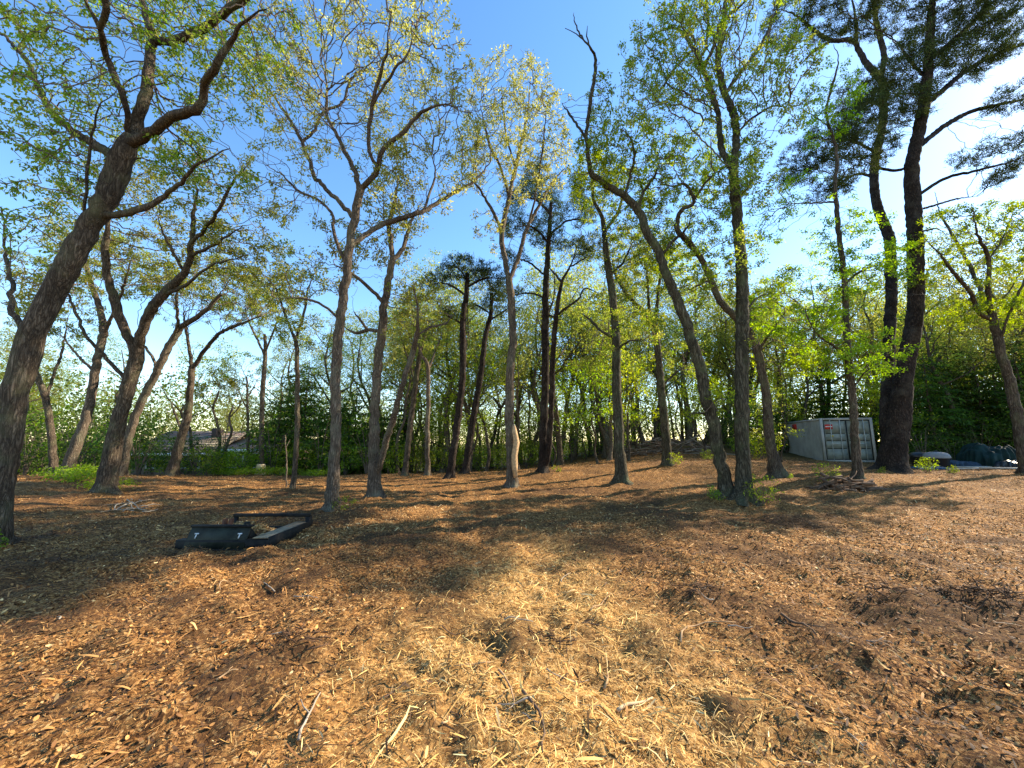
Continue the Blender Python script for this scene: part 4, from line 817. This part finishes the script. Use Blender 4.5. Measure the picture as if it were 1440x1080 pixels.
MRT = plain('dark_root', (.06, .034, .02), .95, .5, 20); MRT2 = plain('soil_clod', (.1, .055, .03), .95, .5, 20)
for (px, py, w_, h_, n_, lab) in [(1392, 858, .30, .15, 90, 'large dark torn-up root clump on the sunny litter'), (1245, 848, .22, .12, 36, 'small dark root clump beside the larger torn-up one'), (990, 845, .25, .12, 40, 'dark root clump at the edge of the pale chips'),
        (425, 928, .2, .09, 30, 'loose dark root tangle in front of the mower deck'), (775, 905, .2, .12, 36, 'dark root clump amid the fresh splinters'), (1105, 738, .45, .14, 40, 'dark root clump in the shade below the brush pile')]:
    g = ground_at(px, py); brush('root_clump', lab, (g[0], g[1]), w_, w_ * .6, h_, n_, .006, w_ * .6, [MRT, MRT2], int(px), 'root clump', 'root', 2.0)
# ------------------------------------------------------------------ wood chips, leaf litter and splinters
def strips(C, ang, tilt, roll, L, W, bend, colr, seg=2):
    """bent flat strips; all arrays of length n"""
    n = len(C); d = np.stack([np.cos(ang) * np.cos(tilt), np.sin(ang) * np.cos(tilt), np.sin(tilt)], -1)
    s0 = np.stack([-np.sin(ang), np.cos(ang), np.zeros(n)], -1); u0 = np.cross(d, s0)
    s = s0 * np.cos(roll)[:, None] + u0 * np.sin(roll)[:, None]; u = np.cross(d, s); u *= np.sign(u[:, 2:3] + 1e-9); V = []
    for k in range(seg + 1):
        f = k / seg - .5; wd = W * (1 - .55 * abs(2 * f) ** 2)
        c = C + d * (f * L)[:, None] + u * (bend * L * (.25 - f * f))[:, None]
        V += [c + s * wd[:, None] * .5, c - s * wd[:, None] * .5]
    m = 2 * (seg + 1); V = np.stack(V, 1).reshape(-1, 3); b = np.arange(n) * m
    Q = np.concatenate([np.stack([b + 2 * k, b + 2 * k + 1, b + 2 * k + 3, b + 2 * k + 2], -1) for k in range(seg)])
    return V, Q, np.repeat(colr, m, 0)
PAL = np.array([(.052, .026, .011), (.16, .073, .024), (.30, .147, .045), (.44, .236, .076), (.57, .34, .125), (.67, .455, .21)])
PALF = np.array([(.20, .105, .03), (.42, .235, .068), (.55, .33, .10), (.64, .42, .145), (.72, .52, .24)])
def litter(name, label, n, y0, y1, Lr, Wr, seed, frac_f, seg=2, power=1.0, tilt=.3, lift=.008, keep=None, cat='mulch'):
    rg = np.random.default_rng(seed); y = y0 + (y1 - y0) * rg.uniform(0, 1, n) ** power; x = rg.uniform(-1, 1, n) * (y * 1.5 + 1.2)
    fz = fresh_zone(x, y); sz = soil_zone(x, y); k = np.ones(n, bool)
    if keep: k = rg.uniform(0, 1, n) < keep(x, y, fz, sz)
    k &= rg.uniform(0, 1, n) < 1 - .55 * sz
    x, y, fz, sz = x[k], y[k], fz[k], sz[k]; n = len(x)
    z = ground_h(x, y) + rg.uniform(0, lift, n) + .004
    fr = rg.uniform(0, 1, n) < np.clip(fz * 1.1, 0, 1) * frac_f
    i1 = np.clip(rg.normal(1.95 - 1.3 * sz + .9 * (vnoise(x * .7, y * .7, 51) - .5) * 2.4, 1.4, n).round().astype(int), 0, 5); i2 = np.clip(rg.normal(2.1, 1.1, n).round().astype(int), 0, 4)
    c = np.where(fr[:, None], PALF[i2], PAL[i1]) * np.exp(rg.normal(0, .18, (n, 1)))
    L = rg.uniform(*Lr, n) * np.exp(rg.normal(0, .3, n)); W = rg.uniform(*Wr, n)
    V, Q, cc = strips(np.stack([x, y, z], -1), rg.uniform(0, 6.28, n), rg.normal(0, tilt, n), rg.normal(0, .45, n), L, W, rg.normal(.1, .5, n), c, seg)
    tag(link(name, mesh_np(name, V, [Q], M_CHIP, np.clip(cc, 0, .8))), label, cat, kind='stuff')
litter('wood_chips', 'fresh and brown wood chips strewn over the near ground', 125000, 1.0, 5.6, (.010, .034), (.003, .0085), 71, 1.0, 1, .85, .3, .012)
litter('dead_leaves', 'curled brown dead leaves lying among the chips', 36000, 1.0, 8.5, (.02, .042), (.012, .024), 72, .1, 2, .85, .4, .018, lambda x, y, f, s: np.clip(1 - 1.1 * f, 0, 1) * np.clip(.25 + .35 * np.abs(x), 0, 1))
litter('leaf_litter', 'brown leaf litter and chips across the clearing', 120000, 4.5, 24, (.03, .085), (.010, .030), 73, .5, 1, .75, .3, .02)
litter('wood_splinters', 'pale stringy wood splinters heaped over the fresh chips', 26000, 1.1, 6.2, (.04, .14), (.003, .008), 74, 1.0, 3, .9, .15, .03, lambda x, y, f, s: np.clip(f * 1.2 + .05, 0, 1))
litter('bark_shreds', 'coarse dark and tan bark shreds lying over the mulch', 7000, 1.2, 16, (.07, .18), (.007, .016), 75, .5, 3, .8, .2, .03)

# ------------------------------------------------------------------ grey shipping container
def rot2(a): return np.array([[math.cos(a), -math.sin(a), 0], [math.sin(a), math.cos(a), 0], [0, 0, 1]])
def container():
    p0 = at(1160, 648, 22.5); a = R(-17); z0 = float(base_h(p0[0] + 1.5, p0[1])) - .02; e = link('shipping_container', None, loc=(p0[0], p0[1], z0), rot=(0, 0, a)); tag(e, 'grey steel shipping container with closed double doors under the trees', 'container')
    W, H, D = 2.44, 2.5, 6.06
    ms = plain('container_grey_paint', (.36, .345, .31), .7, .2, 1.5); md = plain('container_door_paint', (.25, .265, .225), .6, .28, 2.5); mk = plain('door_gasket', (.02, .022, .02), .7); mr = plain('red_sticker', (.55, .05, .035), .5, .1); mw = plain('white_print', (.75, .75, .72), .6, .05); mst = plain('galvanised_bar', (.38, .40, .38), .45, .2, 6)
    mb = MB()                                                       # corrugated long wall facing away from the sun, flat roof, back
    n = 44; ys = np.linspace(.12, D - .12, n * 2); xs = np.where((np.arange(n * 2) // 2) % 2 == 0, .0, .045)
    V = np.concatenate([np.stack([xs, ys, np.full(n * 2, .15)], -1), np.stack([xs, ys, np.full(n * 2, H - .12)], -1)]); i = np.arange(n * 2 - 1); mb.add(V, np.stack([i, i + 1, i + 1 + n * 2, i + n * 2], -1))
    V2 = V.copy(); V2[:, 0] = W - V2[:, 0]; mb.add(V2, np.stack([i, i + n * 2, i + 1 + n * 2, i + 1], -1))
    mb.box((.05, D - .1, .1), (W - .05, D, H - .05)); mb.box((.05, .05, H - .1), (W - .05, D - .05, H - .03)); mb.box((.05, .06, .05), (W - .05, D - .05, .12)); link('wall', mb.mesh('wall', ms), e)
    mb = MB()
    for x in (-.02, W - .10): mb.box((x, -.02, 0), (x + .12, .12, H)); mb.box((x, D - .12, 0), (x + .12, D + .02, H))
    for z in (0, H - .12):
        mb.box((.1, -.015, z + .002), (W - .1, .1, z + .118))
        for x in (-.015, W - .095): mb.box((x, .12, z + .002), (x + .11, D - .12, z + .118))
    link('corner_frame', mb.mesh('corner_frame', ms), e)
    for k in range(2):
        x0 = .13 + k * 1.105; dr = MB(); dr.box((x0, .03, .16), (x0 + 1.075, .08, H - .16))
        for zz, hh in ((.2, .52), (.82, .34), (1.24, .34), (1.66, .62)): dr.box((x0 + .07, .012, zz), (x0 + 1.0, .034, zz + hh))
        o = link('door', dr.mesh('door', md), e)
        gk = MB()
        for bx in ((x0 - .018, x0 + .012), (x0 + 1.063, x0 + 1.093)): gk.box((bx[0], .0, .14), (bx[1], .026, H - .14))
        for bz in (.13, H - .16): gk.box((x0, .001, bz), (x0 + 1.075, .025, bz + .03))
        for bz in (.75, 1.19, 1.61): gk.box((x0 + .07, .008, bz), (x0 + 1.0, .03, bz + .035))
        link('gasket', gk.mesh('gasket', mk), o)
        for q in (.32, .78):
            rb_ = MB(); P = np.array([(x0 + q, -.03, .1), (x0 + q, -.03, 1.2), (x0 + q, -.03, H - .1)]); rb_.tube(P, .018, 8); link('lock_rod', rb_.mesh('lock_rod', mst, None, True), o)
        hb = MB(); hb.box((x0 + .25, -.06, 1.02), (x0 + .72, -.04, 1.06)); hb.box((x0 + .28, -.045, .98), (x0 + .36, .01, 1.1)); link('handle', hb.mesh('handle', mst), o)
    sg = MB(); sg.box((.19, -.006, 1.86), (.56, .010, 2.14)); o = link('warning_sticker', sg.mesh('warning_sticker', mr), e); sg = MB(); sg.box((.21, -.010, 1.99), (.54, -.004, 2.03)); link('white_band', sg.mesh('white_band', mw), o)
    sg = MB(); sg.box((-.03, 3.4, 1.95), (-.012, 4.1, 2.3)); link('warning_sticker', sg.mesh('warning_sticker', mr), e)
    ht = MB(); ht.box((-.01, 2.2, .2), (-.006, 3.6, .9)); 
    sg = MB(); sg.box((.42, -.004, 1.42), (.56, .01, 1.52)); link('yellow_label', sg.mesh('yellow_label', plain('yellow_label', (.5, .38, .05), .5)), e)
container()

# ------------------------------------------------------------------ tarps, bin and boards by the huge pine
def drape(name, px0, px1, Y, h, depth, m, label, cat, seed, sq=2.6, folds=.09, nx=40, ny=24):
    x0 = (px0 - CX) / F * Y; x1 = (px1 - CX) / F * Y; cx = (x0 + x1) / 2; rx = (x1 - x0) / 2; cz = float(ground_h(cx, Y)); u, v = np.meshgrid(np.linspace(-1, 1, nx), np.linspace(-1, 1, ny))
    r = (np.abs(u) ** sq + np.abs(v) ** sq) ** (1 / sq); prof = np.clip(1 - r ** 7, 0, 1) ** .45
    z = h * prof * (.55 + .65 * vnoise(u * 2.6 + seed, v * 1.6, seed) + .15 * (vnoise(u * 8, v * 6, seed + 9) - .5)); ang = np.arctan2(v, u)
    fold = folds * (np.sin(ang * 23 + 5 * vnoise(u * 3, v * 3, seed + 1)) + 1.2 * (vnoise(u * 6, v * 6, seed + 4) - .5)) * np.clip(r - .45, 0, 1) * 1.6
    X = u * rx * (1 + fold) + .03 * (vnoise(u * 9, v * 9, seed + 2) - .5); Yy = v * depth * (1 + fold); Z = z + .05 * h * (vnoise(u * 7 + 2, v * 7, seed + 3) - .5) + .02
    V = np.stack([X, Yy, Z], -1).reshape(-1, 3); V[:, 2] = np.maximum(V[:, 2], ground_h(V[:, 0] + cx, V[:, 1] + Y) - cz + .012); i = (np.arange(ny - 1)[:, None] * nx + np.arange(nx - 1)[None]).ravel()
    o = link(name, mesh_np(name, V, [np.stack([i, i + 1, i + nx + 1, i + nx], -1)], m, None, True), loc=(cx, Y, cz)); return tag(o, label, cat)
MTG = plain('green_tarp', (.004, .018, .015), .7, .5, 3); MBK = plain('black_plastic', (.012, .012, .014), .35, .3, 5); MBL = plain('blue_tarp', (.025, .07, .12), .7, .3, 4); MGR = plain('grey_plastic', (.22, .22, .22), .6, .15, 4); MBD = plain('weathered_board', (.40, .37, .32), .8, .25, 6)
drape('tarp_covered_pile', 1352, 1412, 16.8, .85, .7, MTG, 'dark green tarp draped over a knee-high pile', 'tarp', 5, 4.5, .07, 70, 40)
drape('black_bag', 1392, 1428, 15.9, .28, .35, MBK, 'black plastic bag slumped in front of the green tarp', 'bag', 6, 2.0, .15)
drape('blue_tarp', 1276, 1314, 16.2, .10, .5, MBL, 'blue tarp lying flat beside the lidded tub', 'tarp', 7, 2.2, .12)
drape('black_tarp', 1405, 1428, 17.6, .7, .5, MBK, 'black sheet heaped behind the green tarp', 'tarp', 8)
drape('dark_tarp', 1318, 1354, 17.0, .24, .6, plain('slate_tarp', (.03, .05, .075), .5, .4, 4), 'slate blue sheet spread between tub and green tarp', 'tarp', 9, 2.0, .12)
def lathe(prof, sides=20):
    a = np.linspace(0, 2 * math.pi, sides, endpoint=False); V = np.concatenate([np.stack([r * np.cos(a), r * np.sin(a), np.full(sides, z)], -1) for r, z in prof]); n = len(prof)
    i = np.arange(n - 1)[:, None] * sides; j = np.arange(sides)[None]; j2 = (j + 1) % sides; return V, np.stack([i + j, i + j2, i + sides + j2, i + sides + j], -1).reshape(-1, 4)
def lid_tub(px, Y, s, lidm, label):
    x = (px - CX) / F * Y; e = link('lidded_tub', None, loc=(x, Y, float(ground_h(x, Y)) - .01), scale=s); tag(e, label, 'tub')
    V, Q = lathe([(.0, .02), (.33, .02), (.36, .1), (.40, .42), (.42, .44), (.42, .47)]); link('body', mesh_np('body', V, [Q], MBK, None, True), e)
    V, Q = lathe([(.44, .455), (.45, .50), (.42, .60), (.33, .68), (.18, .72), (.0, .73)]); o = link('lid', mesh_np('lid', V, [Q], lidm, None, True), e)
    mb = MB(); mb.tube([(-.1, 0, .71), (-.06, 0, .77), (.06, 0, .77), (.1, 0, .71)], .015, 6); link('handle', mb.mesh('handle', MBK, None, True), o)
lid_tub(1307, 16.7, .95, MGR, 'black tub with a rounded pale grey lid beside the huge pine')
lid_tub(1284, 17.6, .85, MBK, 'all-black lidded tub half hidden behind the huge pine')
def board(pxa, pxb, Ya, Yb, wd, th, label, group=None, dz=.02):
    a = np.array([(pxa - CX) / F * Ya, Ya]); b = np.array([(pxb - CX) / F * Yb, Yb]); c = (a + b) / 2; L = np.linalg.norm(b - a); an = math.atan2(b[1] - a[1], b[0] - a[0])
    za = float(ground_h(*a)); zb = float(ground_h(*b)); mb = MB(); mb.box((-L / 2, -wd / 2, 0), (L / 2, wd / 2, th)); tag(link('board', mb.mesh('board', MBD), loc=(c[0], c[1], (za + zb) / 2 + dz), rot=(0, -math.atan2(zb - za, L), an)), label, 'board', group)
board(1312, 1395, 15.9, 15.7, .14, .04, 'grey weathered board lying in front of the tarps', dz=.03)
board(1365, 1452, 15.4, 15.1, .12, .05, 'long pale board catching light before the black bag', dz=.04)
board(1330, 1440, 16.3, 16.2, .2, .04, 'wide grey board under the edge of the green tarp', dz=.03)

# ------------------------------------------------------------------ black steel mower deck lying on the mulch
def implement():
    bx, by = -4.98, 5.9; gz = float(ground_h(-4.3, 6.3)) + .0; e = link('mower_attachment', None, loc=(bx, by, gz)); tag(e, 'low black steel tractor mower deck with tilted mounting plate lying on mulch', 'mower deck')
    mk = plain('black_steel', (.014, .012, .010), .7, .6, 14, 0, .004); mp = plain('worn_dark_green_plate', (.020, .023, .016), .6, .6, 7, 0, .004); mt = plain('dusty_deck_top', (.27, .2, .125), .85, .5, 12); mr = plain('rusty_steel', (.13, .055, .03), .85, .4, 12); mw = plain('lit_slot', (.5, .51, .5), .6, .05)
    def prt(name, m, f, par=None): mb = MB(); f(mb); return link(name, mb.mesh(name, m), par or e)
    prt('front_beam', mk, lambda m: (m.box((.06, 0, -.03), (1.42, .13, .125)), m.box((.06, .13, -.03), (.2, .95, .115))))
    dk = prt('deck_side', mk, lambda m: (m.box((1.16, .132, -.03), (1.42, 1.22, .135)), m.box((1.40, .02, -.03), (1.43, 1.25, .165))))
    prt('deck_top', mt, lambda m: m.box((1.16, .04, .140), (1.395, 1.2, .152)), dk)
    # tilted mounting plate: bottom edge forward, top edge leaning back
    def plate(m):
        y0, y1, z0, z1, x0, x1 = -.05, .10, .0, .29, .20, 1.08
        m.hexa(np.array([(x0, y0, z0), (x1, y0, z0), (x1, y0 + .02, z0), (x0, y0 + .02, z0), (x0, y1, z1), (x1, y1, z1), (x1, y1 + .02, z1), (x0, y1 + .02, z1)]))
    pl = prt('mounting_plate', mp, plate)
    def lip(m):
        m.box((.185, .085, .288), (1.095, .16, .315)); m.box((.19, -.075, -.012), (1.09, -.03, .012))
    prt('plate_lip', mk, lip, pl)
    for x in (.32, .96):  # pale T plates: light in the attach slots put into the colour
        def tee(m, x=x):
            for (xa, xb, za, zb) in ((x - .034, x + .03, .198, .214), (x - .010, x + .008, .145, .197)):
                f = lambda z: -.05 + .15 * z / .29 - .006
                m.hexa(np.array([(xa, f(za), za), (xb, f(za), za), (xb, f(za) + .004, za), (xa, f(za) + .004, za), (xa, f(zb), zb), (xb, f(zb), zb), (xb, f(zb) + .004, zb), (xa, f(zb) + .004, zb)]))
        prt('lit_slot', mw, tee, pl)
    prt('brace', mk, lambda m: m.hexa(np.array([(1.0, .14, .03), (1.06, .14, .03), (1.06, .4, .03), (1.0, .4, .03), (1.0, .10, .28), (1.06, .10, .28), (1.06, .13, .28), (1.0, .13, .28)])))
    prt('rear_rail', mk, lambda m: m.box((.05, 1.17, .235), (1.40, 1.23, .285)))
    prt('rear_post', mk, lambda m: m.box((1.34, 1.15, -.02), (1.41, 1.24, .233)))
    prt('rear_post', mk, lambda m: m.box((.06, 1.175, -.02), (.12, 1.225, .233)))
    prt('cross_bar', mk, lambda m: m.box((.80, .96, .06), (1.12, 1.02, .115)))
    for x in (.12, .22): prt('hinge_arm', mr, lambda m, x=x: m.hexa(np.array([(x, .75, 0), (x + .04, .75, 0), (x + .04, .87, 0), (x, .87, 0), (x + .04, .78, .27), (x + .07, .78, .27), (x + .07, .86, .27), (x + .04, .86, .27)])))
    def gear(m): m.tube([(.72, .55, .02), (.72, .55, .2)], [.13, .11], 12); m.tube([(.72, .55, .2), (.72, .55, .27)], [.05, .045], 10)
    prt('gearbox', mk, gear); prt('drive_shaft', mr, lambda m: m.tube([(.72, .55, .17), (.9, .35, .16), (1.02, .2, .15)], .03, 8))
    rg = np.random.default_rng(91); n = 1500; x = rg.uniform(.15, 1.1, n); y = rg.uniform(.15, 1.1, n); z = .25 * np.exp(-(((x - .66) / .4) ** 2 + ((y - .6) / .35) ** 2)) + rg.uniform(0, .02, n); c = PAL[np.clip(rg.normal(3.2, 1, n).round().astype(int), 0, 5)]
    V, Q, cc = strips(np.stack([x, y, z], -1), rg.uniform(0, 6.28, n), rg.normal(0, .3, n), rg.normal(0, .5, n), rg.uniform(.04, .12, n), rg.uniform(.01, .03, n), rg.normal(.1, .4, n), c, 2); d = V[::6].mean(0)
    xx, yy = np.meshgrid(np.linspace(.12, 1.12, 16), np.linspace(.14, 1.12, 16)); zz = .23 * np.exp(-(((xx - .66) / .4) ** 2 + ((yy - .6) / .35) ** 2)); i = (np.arange(15)[:, None] * 16 + np.arange(15)[None]).ravel(); V2 = np.stack([xx, yy, zz], -1).reshape(-1, 3); k = len(V)
    V = np.vstack([V, V2]); cc = np.vstack([cc, np.repeat([(.2, .1, .045)], 256, 0)]); Q = np.vstack([Q, np.stack([i, i + 1, i + 17, i + 16], -1) + k])
    tag(link('chip_heap', mesh_np('chip_heap', V, [Q], M_CHIP, cc), loc=(bx, by, gz)), 'heap of wood chips filling the black mower deck', 'chips', kind='stuff')
implement()

# ------------------------------------------------------------------ house beyond the hedge
def house():
    Y = 31.0; k = Y / F; x0 = (196 - CX) * k; x1 = (304 - CX) * k; x2 = (384 - CX) * k; zr = at(250, 607, Y)[2]; ze = at(250, 635, Y)[2]; zb = float(base_h((x0 + x1) / 2, Y + 3)) - .3
    e = link('house', None, loc=(x0, Y, zb)); tag(e, 'low brown house with shingled roof and white trim behind the hedge', 'house')
    mw = plain('brown_shingle_wall', (.15, .115, .09), .9, .25, 9); mf = plain('white_trim', (.78, .78, .76), .6, .05); mg = plain('window_glass', (.03, .04, .05), .08, .3, 2); mro = plain('roof_base', (.2, .17, .14), .9, .2, 3)
    L1 = x1 - x0; L2 = x2 - x0; H = ze - zb; HR = zr - zb; D = 7.0
    def prt(name, m, f, par=None): mb = MB(); f(mb); return link(name, mb.mesh(name, m), par or e)
    def gable(m, xa, xb, h, hr, ya, yb):
        m.box((xa, ya, 0), (xb, yb, h)); ym = (ya + yb) / 2
        for x in (xa, xb - .1): m.add([(x, ya, h), (x, yb, h), (x, ym, hr - .1), (x + .1, ya, h), (x + .1, yb, h), (x + .1, ym, hr - .1)], [(0, 1, 2), (3, 5, 4)]); 
    prt('wall', mw, lambda m: gable(m, 0, L1, H, HR, 0, D)); H2 = H + .15; HR2 = H + .95; prt('wall', mw, lambda m: gable(m, L1 + .01, L2, H2, HR2, .6, D - .8))
    def roof(xa, xb, h, hr, ya, yb, oh=.45):
        ym = (ya + yb) / 2; sl = (hr - h) / (ym - ya)
        def f(m):
            for s_ in (-1, 1):
                yo = ym + s_ * (ym - ya + oh); zo = h - sl * oh
                m.hexa(np.array([(xa - oh, yo, zo), (xb + oh, yo, zo), (xb + oh, ym, hr), (xa - oh, ym, hr), (xa - oh, yo, zo + .12), (xb + oh, yo, zo + .12), (xb + oh, ym, hr + .12), (xa - oh, ym, hr + .12)])[[0, 1, 2, 3, 4, 5, 6, 7]] if s_ < 0 else np.array([(xa - oh, ym, hr), (xb + oh, ym, hr), (xb + oh, yo, zo), (xa - oh, yo, zo), (xa - oh, ym, hr + .12), (xb + oh, ym, hr + .12), (xb + oh, yo, zo + .12), (xa - oh, yo, zo + .12)]))
        r = prt('roof', mro, f)
        n = 9; yy = np.linspace(ya - oh, ym, n + 1)                # shingle courses, each lapping the one below
        for q in range(n):
            def c(m, q=q):
                za = h + sl * (yy[q] - ya) + .125; zb_ = h + sl * (yy[q + 1] - ya) + .125
                m.hexa(np.array([(xa - oh, yy[q] - .02, za), (xb + oh, yy[q] - .02, za), (xb + oh, yy[q + 1], zb_), (xa - oh, yy[q + 1], zb_), (xa - oh, yy[q] - .02, za + .035), (xb + oh, yy[q] - .02, za + .035), (xb + oh, yy[q + 1], zb_ + .006), (xa - oh, yy[q + 1], zb_ + .006)]))
            prt('shingle_course', plain('roof_shingle', tuple(v * rb.uniform(.85, 1.15) for v in (.2, .165, .135)), .9, .25, 10), c, r)
        prt('fascia', mf, lambda m: m.box((xa - oh, ya - oh - .04, h - sl * oh - .1), (xb + oh, ya - oh - .003, h - sl * oh + .11)), r); return r
    r1 = roof(0, L1, H, HR, 0, D); roof(L1 + .1, L2, H2, HR2, .6, D - .8, .3)
    prt('chimney', plain('chimney_brick', (.06, .045, .04), .9, .3, 12), lambda m: m.box((4.3, 2.2, HR - .9), (4.9, 2.8, HR + .35)), r1)
    for xa, ya, wd in ((L1 + .35, .6, 1.3), (L1 + 2.2, .6, 1.2), (1.2, 0, 1.3), (4.0, 0, 1.3)):
        wz0, wz1 = H - 1.25, H - .2
        fr = prt('window', mf, lambda m: (m.box((xa - .09, ya - .06, wz0 - .09), (xa, ya - .003, wz1 + .09)), m.box((xa + wd, ya - .06, wz0 - .09), (xa + wd + .09, ya - .003, wz1 + .09)), m.box((xa, ya - .06, wz0 - .09), (xa + wd, ya - .003, wz0)), m.box((xa, ya - .06, wz1), (xa + wd, ya - .003, wz1 + .09)), m.box((xa + wd / 2 - .025, ya - .05, wz0), (xa + wd / 2 + .025, ya - .004, wz1))))
        for q in range(2): prt('pane', mg, lambda m, q=q: m.box((xa + q * wd / 2 + .03 * q, ya - .03, wz0 + .005), (xa + wd / 2 - .03 + q * wd / 2, ya - .005, wz1 - .005)), fr)
house()
